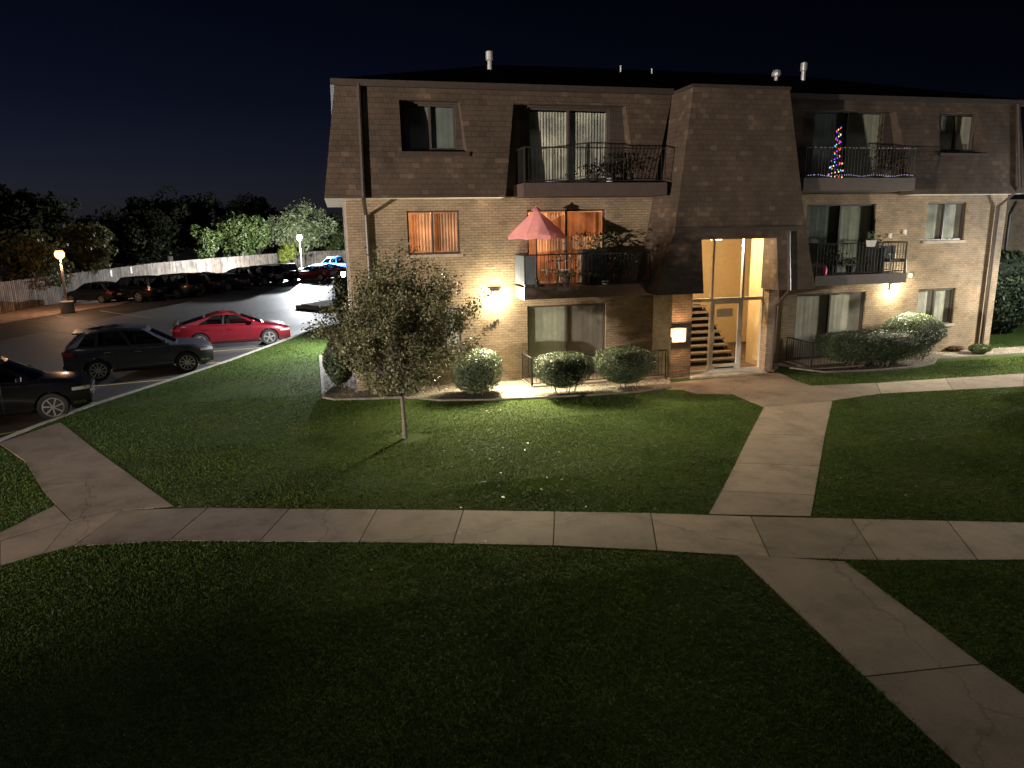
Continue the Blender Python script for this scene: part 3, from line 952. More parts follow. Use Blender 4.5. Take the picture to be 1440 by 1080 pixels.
# rooms behind: one dark, one lit flat
XE0_ = FY(968.5, 500, YG)[0]
hxl_, hx1_ = XE0_-1.95, FY(1058, 300, 24)[0]+.05
for a, b in ((XL+.3, hxl_), (hx1_, XR-.3)):
    mb = MB(); mb.box(a, b, Y0+3.6, Y0+3.7, 0, zt-.1)
    mb.box(a, b, Y0+.3, Y0+3.62, zf(410)-.25, zf(410)-.15); mb.box(a, b, Y0+.3, Y0+3.62, zb-.05, zb+.05)
    mb.build('inner_wall', M['dark'], B)
ra, rb_, rc, rd = OP['WL2'][0]-.8, OP['PL2'][1]+.25, OP['PL2'][2]-.02, zb-.12
mb = MB()
mb.quad((ra, Y0+3.5, rc), (rb_, Y0+3.5, rc), (rb_, Y0+3.5, rd), (ra, Y0+3.5, rd)); mb.quad((ra, Y0+.2, rc), (ra, Y0+3.5, rc), (ra, Y0+3.5, rd), (ra, Y0+.2, rd))
mb.quad((rb_, Y0+.2, rc), (rb_, Y0+3.5, rc), (rb_, Y0+3.5, rd), (rb_, Y0+.2, rd)); mb.quad((ra, Y0+.2, rd), (rb_, Y0+.2, rd), (rb_, Y0+3.5, rd), (ra, Y0+3.5, rd))
mb.quad((ra, Y0+.2, rc), (rb_, Y0+.2, rc), (rb_, Y0+3.5, rc), (ra, Y0+3.5, rc))
xw = (OP['WL2'][1]+OP['PL2'][0])/2
mb.quad((xw, Y0+.2, rc), (xw, Y0+3.5, rc), (xw, Y0+3.5, rd), (xw, Y0+.2, rd))
mb.build('room', M['room'], B)


# railings & balconies ----------------------------------------------
def railing(mb, p, q, z0, z1, step=.115, r=.008):
    p = Vector((p[0], p[1], 0)); q = Vector((q[0], q[1], 0)); ln = (q-p).length; d = (q-p)/ln
    for z, rr in ((z1, .02), (z0+.06, .014)): mb.tube([(p.x, p.y, z), (q.x, q.y, z)], rr, 6)
    n_ = max(1, round(ln/step))
    for i in range(n_+1):
        w = p+d*ln*i/n_
        mb.tube([(w.x, w.y, z0+(.0 if i in (0, n_) else .06)), (w.x, w.y, z1)], .018 if i in (0, n_) else r, 5)


def balcony(x0, x1, ztop, zbot, yf, zrail, left=True, right=False):
    m_ = MB(); m_.box(x0, x1, yf, Y0-.01, zbot, ztop)
    b_ = m_.build('balcony', M['fascia'], B)
    m_ = MB(); ins = .05
    railing(m_, (x0+ins, yf+ins), (x1-ins, yf+ins), ztop, zrail)
    if left: railing(m_, (x0+ins, yf+ins+.03), (x0+ins, Y0-.06), ztop, zrail)
    if right: railing(m_, (x1-ins, yf+ins+.03), (x1-ins, Y0-.06), ztop, zrail)
    m_.build('railing', M['metal'], b_)
    return b_


bL3 = (FY(736.5, 266, YB)[0], FY(938, 262, YB)[0]); zL3 = (FY(760, 257, YB)[1], FY(760, 276, YB)[1])
balcony(*bL3, *zL3, YB, FY(800, 207, YB)[1])
bL2 = (FY(737, 414, YB)[0], FY(916, 405, YB)[0]); zL2 = (FY(760, 404, YB)[1], FY(760, 421, YB)[1])
balcony(*bL2, *zL2, YB, FY(800, 357.5, YB)[1])
bR3 = (FY(1130, 260, YB)[0], FY(1287, 257, YB)[0]); zR3 = (FY(1200, 250, YB)[1], FY(1200, 268, YB)[1])
balcony(*bR3, *zR3, YB, FY(1200, 207.5, YB)[1])
bR2 = (FY(1146, 396, YB)[0], FY(1274.5, 391, YB)[0]); zR2 = (FY(1210, 386, YB)[1], FY(1210, 400, YB)[1])
balcony(*bR2, *zR2, YB, FY(1210, 342, YB)[1], right=True)
# patio railings at ground level
mb = MB(); zr1 = FY(744, 504, 19.42)[1]
railing(mb, (XP0+.03, 19.42), (XP0+.03, Y0-.05), .05, zr1); railing(mb, (XP0+.06, 19.42), (XTB-.05, 19.42), .05, zr1)
mb.build('patio_railing', M['metal'], B)
mb = MB()
railing(mb, (XQ0+.12, Y0-.05), (XQ0+.12, 19.17), .05, zr1); railing(mb, (XQ0+.15, 19.17), (XQ1-.1, 19.17), .05, zr1)
mb.build('patio_railing', M['metal'], B)

# downspouts
mb = MB()
xa_, za_ = MP(504, 118); xb2, zb2 = MP(511, 277)
mb.tube([(xa_, ym(za_)-.08, za_), (xb2, YBM-.08, zb2-.02), (xb2+.06, Y0-.1, zb2-.45), (xb2+.06, Y0-.1, .1)], .055, 8)
mb.build('downspout', M['pipe'], B)
mb = MB()
xa_, za_ = MP(1429, 143); xb2, zb2 = MP(1431, 264)
mb.tube([(xa_, ym(za_)-.08, za_), (xb2, YBM-.08, zb2-.02), (FY(1404, 290, Y0-.1)[0], Y0-.1, FY(1404, 290, Y0-.1)[1]), (FY(1380, 484, Y0-.1)[0], Y0-.1, .1)], .06, 8)
mb.build('downspout', M['pipe'], B)
mb = MB()
mb.tube([P3(1109, 326, ym_-.12), P3(1110, 408, yl_-.1), P3(1092, 430, YF-.08), (FY(1085.5, 512, YF-.08)[0], YF-.08, .1)], .05, 8)
mb.build('downspout', M['pipe'], B)

# house number on the brick, set on a slant
mb_t = bpy.data.curves.new('house_number', 'FONT'); mb_t.body = '11687'; mb_t.size = .2; mb_t.extrude = .012; mb_t.space_character = 1.15
to_ = bpy.data.objects.new('tmp_text', mb_t); COL.objects.link(to_)
dg = bpy.context.evaluated_depsgraph_get()
me = bpy.data.meshes.new_from_object(to_.evaluated_get(dg)); me.materials.clear(); me.materials.append(M['metal'])
bpy.data.objects.remove(to_)
x, z = FY(680.5, 466, Y0-.02)
me.transform(Matrix.Translation(Vector((x, Y0-.02, z))-Vector(ORG[B.name]))@Matrix.Rotation(R(-24), 4, 'Y')@Matrix.Rotation(R(90), 4, 'X'))
o = bpy.data.objects.new('house_number', me); COL.objects.link(o); o.parent = B

# entrance ------------------------------------------------------------
zo2 = FY(1040, 334, YG)[1]
xm1, xm2 = FY(996, 520, YG)[0], FY(1038, 515, YG)[0]
ztr = FY(1020, 421, YG)[1]
mb = MB(); f_ = .035
for x in (XE0, xm1, xm2, XE1): mb.box(x-f_, x+f_, YG-.05, YG+.05, .05, zo2+.1)
for a, b in ((XE0, xm1), (xm1, xm2), (xm2, XE1)):
    mb.box(a+f_, b-f_, YG-.05, YG+.05, ztr-.05, ztr+.05); mb.box(a+f_, b-f_, YG-.05, YG+.05, .05, .14)
ent = mb.build('entrance_frame', M['wframe'], B)
mb = MB(); mb.quad((XE0, YG, .1), (XE1, YG, .1), (XE1, YG, zo2+.1), (XE0, YG, zo2+.1)); mb.build('pane', M['glass'], ent)
mb = MB(); a, b = xm1+f_+.01, xm2-f_-.01
mb.box(a, a+.06, YG-.035, YG+.03, .15, ztr-.06); mb.box(b-.06, b, YG-.035, YG+.03, .15, ztr-.06)
mb.box(a+.06, b-.06, YG-.035, YG+.03, ztr-.13, ztr-.06); mb.box(a+.06, b-.06, YG-.035, YG+.03, .15, .3)
dr = mb.build('entrance_door', M['wframe'], B)
mb = MB(); mb.box(a+.01, a+.06, YG-.1, YG-.036, .95, 1.3); mb.build('handle', M['galv'], dr)
mb = MB(); mb.box(a+.14, b-.14, YG-.042, YG-.037, .17, .22); mb.build('kick_plate', M['black_plastic'], dr)
x0_, z0_ = FY(1008, 446, YG); x1_, z1_ = FY(1036, 433, YG)
mb = MB(); mb.box(x0_, x1_-.12, YG+.012, YG+.016, z0_, z1_); mb.build('notice', M['curtain'], dr)
mb = MB(); mb.box(XPL, XPR, YF-.15, YG+.6, -.02, .05); mb.build('doorstep', M['kerb'], B)
# hall behind the glass
hx0, hx1 = XTB+.06, FY(1058, 300, 24)[0]
hy1 = 24.0; hxl = XE0-1.9; hxr = XTR-.06
mb = MB()
mb.quad((hxl, hy1, 0), (hx1, hy1, 0), (hx1, hy1, zo2+.05), (hxl, hy1, zo2+.05))
mb.quad((hxl, Y0+.25, 0), (hxl, hy1, 0), (hxl, hy1, zo2+.05), (hxl, Y0+.25, zo2+.05))
mb.quad((hxl, Y0+.25, 0), (hx0, Y0+.25, 0), (hx0, Y0+.25, zo2+.05), (hxl, Y0+.25, zo2+.05))
mb.quad((hx1, Y0+.25, 0), (hx1, Y0+.25, zo2+.05), (hx1, hy1, zo2+.05), (hx1, hy1, 0)); mb.quad((hxr, YG+.11, 0), (hxr, YG+.11, zo2+.05), (hxr, Y0+.25, zo2+.05), (hxr, Y0+.25, 0)); mb.quad((hxr, Y0+.25, 0), (hx1, Y0+.25, 0), (hx1, Y0+.25, zo2+.05), (hxr, Y0+.25, zo2+.05))
mb.quad((hx0, YG+.11, 0), (hx0, Y0+.25, 0), (hx0, Y0+.25, zo2+.05), (hx0, YG+.11, zo2+.05))
mb.quad((hx0, YG+.06, zo2+.05), (hx0, Y0+.25, zo2+.05), (hxr, Y0+.25, zo2+.05), (hxr, YG+.06, zo2+.05)); mb.quad((hxl, Y0+.25, zo2+.05), (hxl, hy1, zo2+.05), (hx1, hy1, zo2+.05), (hx1, Y0+.25, zo2+.05))
mb.quad((XE1+.04, YG+.11, zk), (hxr, YG+.11, zk), (hxr, YG+.11, zo2+.05), (XE1+.04, YG+.11, zo2+.05))
mb.quad((hx0, YG+.11, zk), (XE0, YG+.11, zk), (XE0, YG+.11, zo2+.05), (hx0, YG+.11, zo2+.05))
hall = mb.build('hall_wall', M['hall'], B)
mb = MB(); mb.quad((hx0, YG+.06, .06), (hxr, YG+.06, .06), (hxr, Y0+.25, .06), (hx0, Y0+.25, .06)); mb.quad((hx0, Y0+.25, .06), (hx1, Y0+.25, .06), (hx1, hy1, .06), (hx0, hy1, .06)); mb.quad((hxl, Y0+.25, .06), (hx0, Y0+.25, .06), (hx0, hy1, .06), (hxl, hy1, .06))
mb.box(XE0, hx1, hy1-.03, hy1, .06, .16); mb.box(hx1-.02, hx1, Y0+.26, hy1-.03, .06, .16)
mb.build('hall_floor', M['hallfloor'], B)
mb = MB()
sx = FY(1031, 505, 20.75)[0]; xl_ = hx0+.03; sy0 = 20.55
for i in range(9):
    yy = sy0+.26*i; zz_ = .06+.19*(i+1)
    mb.box(xl_ if yy < Y0+.3 else xl_-.25, sx, yy, yy+.3, zz_-.055, zz_)
for xx in (sx+.005, xl_+.05):
    mb.add([(xx, sy0, .06), (xx, sy0+.26*9, .06+.19*9), (xx, sy0+.26*9, .06+.19*9-.24), (xx, sy0+.18, .06)], [(0, 1, 2, 3)])
st = mb.build('staircase', M['tread'], B)
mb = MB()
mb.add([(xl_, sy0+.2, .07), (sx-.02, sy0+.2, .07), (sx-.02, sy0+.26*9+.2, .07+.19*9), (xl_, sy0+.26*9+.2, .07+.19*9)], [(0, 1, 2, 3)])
mb.build('riser_shade_board', M['trim'], st)  # dark sheet standing in for the shade between the open treads
for xx in (xl_+.32,):
    mb = MB()
    mb.tube([(xx, sy0, 1.05), (xx, sy0+.26*6, 1.05+.19*6)], .025, 6)
    for i in range(7): mb.tube([(xx, sy0+.1+.26*i, .2+.19*i), (xx, sy0+.1+.26*i, 1.1+.19*i)], .014, 5)
    mb.build('handrail', M['metal'], st)
M['bulb_warm'] = emis('hall_bulb', (1, .78, .45), 14)
for px in (1003.5, 1011):
    x, z = FY(px, 338, 20.4)
    mb = MB(); mb.lathe([(.04, 0), (.09, .02), (.09, .1), (.05, .12)], (x, 20.4, zo2-.09), 12); mb.build('ceiling_lamp', M['bulb_warm'], B)
# wall-mounted lamps
M['flood_lens'] = emis('floodlight_lens', (1, .9, .62), 60)
M['white_lens'] = emis('white_floodlight_lens', (.95, .97, 1), 60)
M['sconce_lens'] = emis('sconce_lens', (1, .6, .28), 3)


def wall_pack(px, py):
    x, z = FY(px, py, Y0-.1)
    m_ = MB(); m_.box(x-.11, x+.11, Y0-.06, Y0-.002, z-.09, z+.12); m_.box(x-.12, x+.12, Y0-.17, Y0-.06, z+.09, z+.125)
    w = m_.build('wall_light', M['black_plastic'], B)
    m_ = MB(); m_.lathe([(.04, -.1), (.085, -.06), (.09, .04), (.07, .085)], (x, Y0-.13, z), 14); m_.build('lens', M['flood_lens'], w, smooth=True)
    return x, z


fl1 = wall_pack(697, 415); fl2 = wall_pack(1257, 403)
x0_, z0_ = FY(944, 482, YF-.1); x1_, z1_ = FY(965, 460, YF-.1)
mb = MB(); mb.box(x0_, x1_, YF-.03, YF-.002, z0_, z1_); mb.box(x1_-.03, x1_, YF-.16, YF-.03, z0_, z1_); mb.box(x0_, x1_-.03, YF-.16, YF-.03, z1_-.025, z1_)
sc_ = mb.build('entrance_light', M['black_plastic'], B)
mb = MB(); mb.box(x0_+.01, x1_-.035, YF-.15, YF-.035, z0_+.17, z1_-.03); mb.build('lens', M['sconce_lens'], sc_)
mb = MB(); mb.box(x0_+.01, x1_-.035, YF-.14, YF-.035, z0_+.01, z0_+.165); mb.build('lower_lens', M['curtain'], sc_)
sconce = ((x0_+x1_)/2, z0_+.3)
# ------------------------------------------------------------------ foliage helpers
def leaf_quads(C, Nn, size, aspect=.5):
    """diamond leaves at C facing roughly Nn; C (n,3)"""
    n = len(C)
    t = rng.normal(size=(n, 3)); Nn = Nn/(np.linalg.norm(Nn, axis=1, keepdims=True)+1e-9)
    t -= Nn*np.sum(t*Nn, 1, keepdims=True); t /= np.linalg.norm(t, axis=1, keepdims=True)+1e-9
    b = np.cross(Nn, t)
    s = size*rng.uniform(.6, 1.3, (n, 1))
    V = np.stack([C-t*s, C+b*s*aspect+Nn*s*.12, C+t*s, C-b*s*aspect+Nn*s*.12], 1)
    return V.reshape(-1, 3), np.arange(n*4).reshape(-1, 4)


def foliage(name, C, Nn, size, mat, parent, aspect=.5):
    V, Fq = leaf_quads(C, Nn, size, aspect)
    return raw_mesh(name, V, Fq, mat, parent)


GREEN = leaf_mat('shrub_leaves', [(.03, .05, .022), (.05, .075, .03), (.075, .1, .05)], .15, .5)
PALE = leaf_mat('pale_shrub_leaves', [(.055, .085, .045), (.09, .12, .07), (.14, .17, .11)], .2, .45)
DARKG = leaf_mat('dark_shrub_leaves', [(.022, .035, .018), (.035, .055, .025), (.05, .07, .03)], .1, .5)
OLIVE = leaf_mat('young_tree_leaves', [(.075, .09, .046), (.115, .125, .066), (.15, .148, .084), (.155, .13, .08)], .2, .5)
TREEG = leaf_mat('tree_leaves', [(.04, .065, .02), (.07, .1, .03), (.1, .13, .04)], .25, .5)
TREEL = leaf_mat('lit_tree_leaves', [(.1, .13, .06), (.15, .18, .09), (.2, .22, .13)], .3, .5)  # brighter copy of the tree leaves, lamp light put into the colour
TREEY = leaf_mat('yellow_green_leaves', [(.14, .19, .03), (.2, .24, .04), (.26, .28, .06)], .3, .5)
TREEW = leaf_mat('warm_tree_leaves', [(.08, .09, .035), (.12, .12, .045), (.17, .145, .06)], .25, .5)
TREED = leaf_mat('dark_tree_leaves', [(.01, .012, .008), (.017, .019, .011)], .1, 1, .02)  # near-black copy: lack of light on far trees and balcony plants is in the colour
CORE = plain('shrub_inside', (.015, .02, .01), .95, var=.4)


def shrub(name, label, cat, x, y, rx, ry, h, z0=.0, n=5200, leaf=.022, mat=GREEN, group=None, stems=True, lift=.22, taper=.62, pw=4.2, org=0):
    n = int(n*2.7); leaf = leaf*.95
    t = thing(name, label, cat, (x, y, org), 0, group)
    zc = z0+lift+(h-lift)/2; rz = (h-lift)/2
    d = rng.normal(size=(n, 3)); d /= np.linalg.norm(d, axis=1, keepdims=True)
    k = (np.abs(d)**pw).sum(1, keepdims=True)**(-1/pw)
    rad = np.where(rng.random((n, 1)) < .6, rng.uniform(.93, 1.02, (n, 1)), rng.uniform(.7, .97, (n, 1)))
    p = d*k*rad
    wob = 1+.035*np.sin(p[:, :1]*5+x*3)*np.cos(p[:, 2:]*4)+.03*np.sin(p[:, 1:2]*7+y)
    f = taper+(1-taper)*np.clip((p[:, 2:]+1)/.9, 0, 1)
    C = np.concatenate([x+p[:, :1]*rx*f*wob, y+p[:, 1:2]*ry*f*wob, zc+p[:, 2:]*rz*wob], 1)
    C[:, 2] += org
    foliage('foliage', C, d+rng.normal(size=(n, 3))*.75, leaf, mat, t, .5)
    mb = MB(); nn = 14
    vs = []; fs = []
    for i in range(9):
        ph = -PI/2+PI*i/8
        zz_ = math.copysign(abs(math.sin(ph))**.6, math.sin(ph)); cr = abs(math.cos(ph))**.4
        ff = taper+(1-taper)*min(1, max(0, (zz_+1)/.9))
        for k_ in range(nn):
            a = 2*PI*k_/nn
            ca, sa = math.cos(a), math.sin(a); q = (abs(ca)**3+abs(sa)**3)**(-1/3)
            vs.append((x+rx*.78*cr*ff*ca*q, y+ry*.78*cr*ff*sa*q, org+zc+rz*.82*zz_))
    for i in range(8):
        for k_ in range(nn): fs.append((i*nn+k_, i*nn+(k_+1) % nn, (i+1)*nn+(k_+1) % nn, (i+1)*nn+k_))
    mb.add(vs, fs); mb.build('dark_core', CORE, t)  # solid near-black core filling the shrub behind its leaf shell
    if stems:
        for i in range(max(6, int(rx*7))):
            mb = MB()
            a = random.uniform(0, 2*PI); q = random.uniform(.2, 1)
            bx, by = x+rx*.5*q*math.cos(a), y+ry*.45*q*math.sin(a)
            mb.tube([(bx, by, org-.02), (bx+(bx-x)*.35+random.uniform(-.05, .05), by+(by-y)*.3, org+z0+lift+.14)], [.016, .01], 5)
            mb.build('stem', M['bark'], t)
    return t


def py_h(px, py, Y): return FY(px, py, Y)[1]


bx = BUSH
GB = 'round clipped shrubs along the gravel bed'
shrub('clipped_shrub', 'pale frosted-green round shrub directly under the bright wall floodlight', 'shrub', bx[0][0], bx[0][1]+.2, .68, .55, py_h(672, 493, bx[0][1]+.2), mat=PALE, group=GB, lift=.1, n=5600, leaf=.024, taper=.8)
shrub('clipped_shrub', 'dark green flat-topped shrub in front of the patio railing corner', 'shrub', bx[1][0], bx[1][1]+.2, .78, .55, py_h(795, 497, bx[1][1]+.2), mat=GREEN, group=GB, lift=.25, taper=.68)
shrub('clipped_shrub', 'dark green round shrub between the patio and the stair entrance tower', 'shrub', bx[2][0], bx[2][1]+.3, .82, .6, py_h(883, 489, bx[2][1]+.3), mat=GREEN, group=GB, lift=.2, taper=.6)
x, y = G(575, 553); shrub('low_shrub', 'small dark shrub on the gravel just behind the young tree trunk', 'shrub', x, y+.3, .6, .45, py_h(575, 518, y+.3), mat=DARKG, lift=.08, n=3200)
x, y = G(474, 552); shrub('corner_shrub', 'tall dark ragged shrub at the left corner of the building behind the tree', 'shrub', x+.12, y+.9, .46, .9, py_h(475, 474, y+.9), mat=DARKG, lift=.05, n=2600, leaf=.05, pw=1.8, taper=.9)
hY = hy+.55
x0_ = FY(1157, 500, hY)[0]; x1_ = FY(1299, 490, hY)[0]
shrub('hedge', 'long dark clipped hedge in front of the right patio', 'hedge', (x0_+x1_)/2, hY, (x1_-x0_)/2, .62, py_h(1228, 466, hY), mat=DARKG, n=12500, leaf=.024, lift=.2, taper=.84, pw=7)  # dark leaf colour stands for the unlit front of the hedge
x0_ = FY(1246, 460, 19.6)[0]; x1_ = FY(1321, 460, 19.6)[0]
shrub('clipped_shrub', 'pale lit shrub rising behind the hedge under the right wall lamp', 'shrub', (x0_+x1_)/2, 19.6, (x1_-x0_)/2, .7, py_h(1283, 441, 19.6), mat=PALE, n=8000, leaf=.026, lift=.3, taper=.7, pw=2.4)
x, y = G(1384, 499); shrub('grass_clump', 'small green clump at the foot of the right downspout', 'plant', x, y+.2, .4, .3, .34, mat=TREEG, n=900, leaf=.04, lift=.02, stems=False, pw=2)
x, y = G(1345, 495); shrub('low_plant', 'tiny reddish brown plant on the gravel below the right windows', 'plant', x, y+.1, .34, .2, .2, mat=leaf_mat('reddish_leaves', [(.09, .04, .03), (.14, .07, .04)]), n=600, leaf=.03, lift=.01, stems=False, pw=2)
x, y = G(1432, 482)
shrub('tall_shrub', 'tall leafy evergreen shrub beyond the right end of the building', 'shrub', x+1.1, y+2.2, 1.9, 1.6, py_h(1432, 350, y+2), mat=DARKG, n=5000, leaf=.085, lift=.1, taper=.9, pw=1.9)
GR = 'round shrubs at the right edge of the right lawn'
for (px, py), lb in (((1428, 572), 'round shrub past the right edge whose shadow falls on the lawn just below the path'), ((1424, 616), 'round shrub past the right edge whose shadow falls lower on the right lawn')):
    s_ = G(px, py); x, y = s_[0]+(25.2-s_[0])*.27, s_[1]+(17.6-s_[1])*.27
    shrub('clipped_shrub', lb, 'shrub', x, y, .5, .5, .85, mat=GREEN, n=2600, lift=.08, group=GR)
# trimmed shrub beside the left side wall
shrub('clipped_shrub', 'dark egg-shaped shrub beside the left side wall near the parking lot', 'shrub', FY(488, 400, 33)[0]-.05, 33, .62, .7, py_h(486, 379, 33), mat=DARKG, lift=.05, n=3000, leaf=.035, pw=2.2, taper=.7, group=None)


# ------------------------------------------------------------------ trees
def crown_points(n, centre, radii, nclump, spread, shell=.45):
    d = rng.normal(size=(nclump, 3)); d /= np.linalg.norm(d, axis=1, keepdims=True)
    r = rng.uniform(shell, 1, (nclump, 1))
    cl = d*r*np.array(radii)+np.array(centre)
    w = rng.uniform(.4, 1.6, nclump); w /= w.sum()
    idx = rng.choice(nclump, n, p=w)
    sp = rng.uniform(.6, 1.3, (nclump, 1))*spread
    q = rng.normal(size=(n, 3)); q /= np.linalg.norm(q, axis=1, keepdims=True); q *= rng.uniform(.2, 1, (n, 1))**.6
    C = cl[idx]+q*sp[idx]*np.array([1, 1, .75])
    return C, cl, q


def big_tree(label, px, Yd, py_top, wpx, mat, n=3800, name='tree', group='trees behind the board fence', leaf=None, low=.12, cat='tree', nclump=34):
    x = FY(px, 335, Yd)[0]; ztp = FY(px, py_top, Yd)[1]
    k = math.hypot(x, Yd)*math.cos(math.atan2(x, Yd)-PHI)/FOC
    rx = wpx/2*k
    t = thing(name, label, cat, (x, Yd, -.25), 0, group)
    hh = ztp+.25
    zc = -.25+hh*(low+1)/2; rz = hh*(1-low)/2
    sp = min(rx, rz)*.34
    C, cl, q = crown_points(n, (x, Yd, zc), (rx-sp*.6, rx*.6, rz-sp*.6), nclump, sp)
    lf = leaf or max(.12, rx*.045)
    foliage('crown', C, q+rng.normal(size=(n, 3))*.8+np.array([0, 0, .4]), lf, mat, t, .45)
    mb = MB()
    mb.tube([(x, Yd, -.35), (x+.1*rx*.2, Yd, hh*.25), (x-.05*rx, Yd, hh*.55)], [.035*hh, .028*hh, .012*hh], 8)
    for c_ in cl[:12]:
        mb.tube([(x, Yd, hh*.28), ((x+c_[0])/2, (Yd+c_[1])/2, (hh*.3+c_[2])/2+.1*hh), tuple(c_)], [.014*hh, .009*hh, .003*hh], 5)
    mb.build('trunk', M['bark'], t)
    return t


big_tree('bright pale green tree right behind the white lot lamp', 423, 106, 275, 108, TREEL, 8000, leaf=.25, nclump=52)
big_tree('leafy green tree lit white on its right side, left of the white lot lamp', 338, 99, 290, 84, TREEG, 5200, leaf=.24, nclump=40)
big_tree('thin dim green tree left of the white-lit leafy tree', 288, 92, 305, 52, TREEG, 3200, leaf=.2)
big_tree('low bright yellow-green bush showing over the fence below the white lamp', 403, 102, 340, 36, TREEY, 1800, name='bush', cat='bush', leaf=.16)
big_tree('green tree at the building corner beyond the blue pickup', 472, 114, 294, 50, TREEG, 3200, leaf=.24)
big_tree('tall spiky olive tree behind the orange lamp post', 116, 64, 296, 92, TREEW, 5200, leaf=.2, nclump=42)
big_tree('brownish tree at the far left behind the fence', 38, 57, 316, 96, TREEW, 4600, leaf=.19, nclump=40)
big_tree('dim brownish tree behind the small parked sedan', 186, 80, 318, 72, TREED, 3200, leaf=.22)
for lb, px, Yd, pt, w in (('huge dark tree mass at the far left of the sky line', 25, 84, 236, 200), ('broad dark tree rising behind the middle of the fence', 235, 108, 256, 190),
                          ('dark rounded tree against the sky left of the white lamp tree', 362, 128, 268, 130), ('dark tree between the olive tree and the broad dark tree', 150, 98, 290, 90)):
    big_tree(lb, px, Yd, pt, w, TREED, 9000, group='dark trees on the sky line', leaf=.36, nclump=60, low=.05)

# young ornamental tree on the lawn
tx, ty = G(570, 616)
T = thing('young_tree', 'young ornamental tree with olive brown leaves on the lawn in front of the building', 'tree', (tx, ty, 0))
kx = FY(676, 440, ty)[0]-FY(445, 440, ty)[0]
zc_t = FY(560, 545, ty)[1]; z_top = FY(560, 346, ty)[1]
cx = FY(560, 450, ty)[0]


def envelope(z):
    t_ = (z-zc_t)/(z_top-zc_t)
    return kx/2*1.2*max(0.02, math.sin(PI*min(1, max(0, .17+.83*t_)))**.55*(1.04-.2*t_))


tips = []
mb = MB()
zfk = FY(565, 553, ty)[1]
mb.tube([(tx, ty, -.05), (tx-.01, ty, .5), (tx-.03, ty+.02, zfk)], [.062, .045, .04], 10)
mb2 = MB()
for i in range(64):
    t_ = rng.beta(1.5, 1.3); z = zc_t+.1+(z_top-zc_t-.15)*t_
    a = i*2.399+rng.uniform(-.4, .4); rr = envelope(z)*rng.uniform(.5, 1.02)
    p2 = Vector((cx+rr*math.cos(a), ty+rr*math.sin(a)*.92, z))
    z1 = zfk+(z-zfk)*rng.uniform(.1, .4); p0 = Vector((tx-.03, ty+.02, min(z1, zfk+.8)-.15))
    pm = p0.lerp(p2, .5)+Vector((0, 0, -.06+.16*(1-t_)))
    mb2.tube([p0, pm, p2], [.017, .011, .004], 5)
    tips.append((pm, p2))
    for j in range(3):
        q = p0.lerp(p2, rng.uniform(.45, .9)); e = q+Vector(rng.normal(size=3))*.26; e.z += .12
        mb2.tube([q, e], [.006, .003], 4); tips.append((q, e))
mb2.tube([(tx-.03, ty+.02, zfk-.05), (cx, ty, zfk+.8), (cx+.05, ty, z_top-.5)], [.04, .025, .008], 8)
trunk = mb.build('trunk', M['bark'], T)
mb2.build('limbs', M['bark'], T)
C = []
for a, b in tips:
    m_ = 165
    u = rng.uniform(.25, 1.12, (m_, 1))
    C.append(np.array(a)[None]*(1-u)+np.array(b)[None]*u+rng.normal(size=(m_, 3))*np.array([.1, .1, .085]))
C.append(np.stack([cx+rng.normal(size=500)*.3, ty+rng.normal(size=500)*.3, rng.uniform(zc_t+.5, z_top, 500)], 1))
C = np.concatenate(C)
foliage('crown', C, rng.normal(size=C.shape)+np.array([0, 0, .3]), .031, OLIVE, T, .6)

# ------------------------------------------------------------------ fence
fpx = [(-140, 415), (0, 397), (130, 381), (220, 369.5), (300, 363), (385, 356.5), (430, 353.8), (500, 351.5)]
fp = []
for p in fpx: fp.append(G(*p, 1.8))
fp = [(fp[0][0]-2, fp[0][1]-14)]+fp+[(fp[-1][0]+25, fp[-1][1]+4)]
Fn = thing('board_fence', 'long weathered vertical board fence behind the parked cars', 'fence', (fp[2][0], fp[2][1], -.2))
mb = MB(); mbr = MB(); mbp = MB()
dtot = 0
for a, b in zip(fp[:-1], fp[1:]):
    a = Vector(a); b = Vector(b); ln = (b-a).length; d = (b-a)/ln; nrm = Vector((d.y, -d.x))
    m_ = int(ln/.215)
    for i in range(m_):
        for off, sh in ((0, .05), (.5, -.06)):
            c_ = a+d*(ln*(i+off+.25)/m_)
            w2 = .066; hgt_ = 1.8+random.uniform(-.02, .02)
            n_ = nrm*sh; e = d*w2; th_ = nrm*.012
            P = [c_+n_-e-th_, c_+n_+e-th_, c_+n_+e+th_, c_+n_-e+th_]
            mb.add([(p.x, p.y, -.15) for p in P]+[(p.x, p.y, hgt_) for p in P], [(4, 5, 6, 7), (0, 1, 5, 4), (1, 2, 6, 5), (2, 3, 7, 6), (3, 0, 4, 7)])
    for z in (.25, 1.3): mbr.tube([(a.x, a.y, z), (b.x, b.y, z)], .03, 4)
    k = max(1, int(ln/3))
    for i in range(k):
        c_ = a+d*(ln*i/k)-nrm*.09; mbp.box(c_.x-.05, c_.x+.05, c_.y-.05, c_.y+.05, -.3, 1.55)
fb = mb.build('boards', M['wood'], Fn); mbr.build('rail', M['wood'], Fn); mbp.build('posts', M['wood'], Fn)
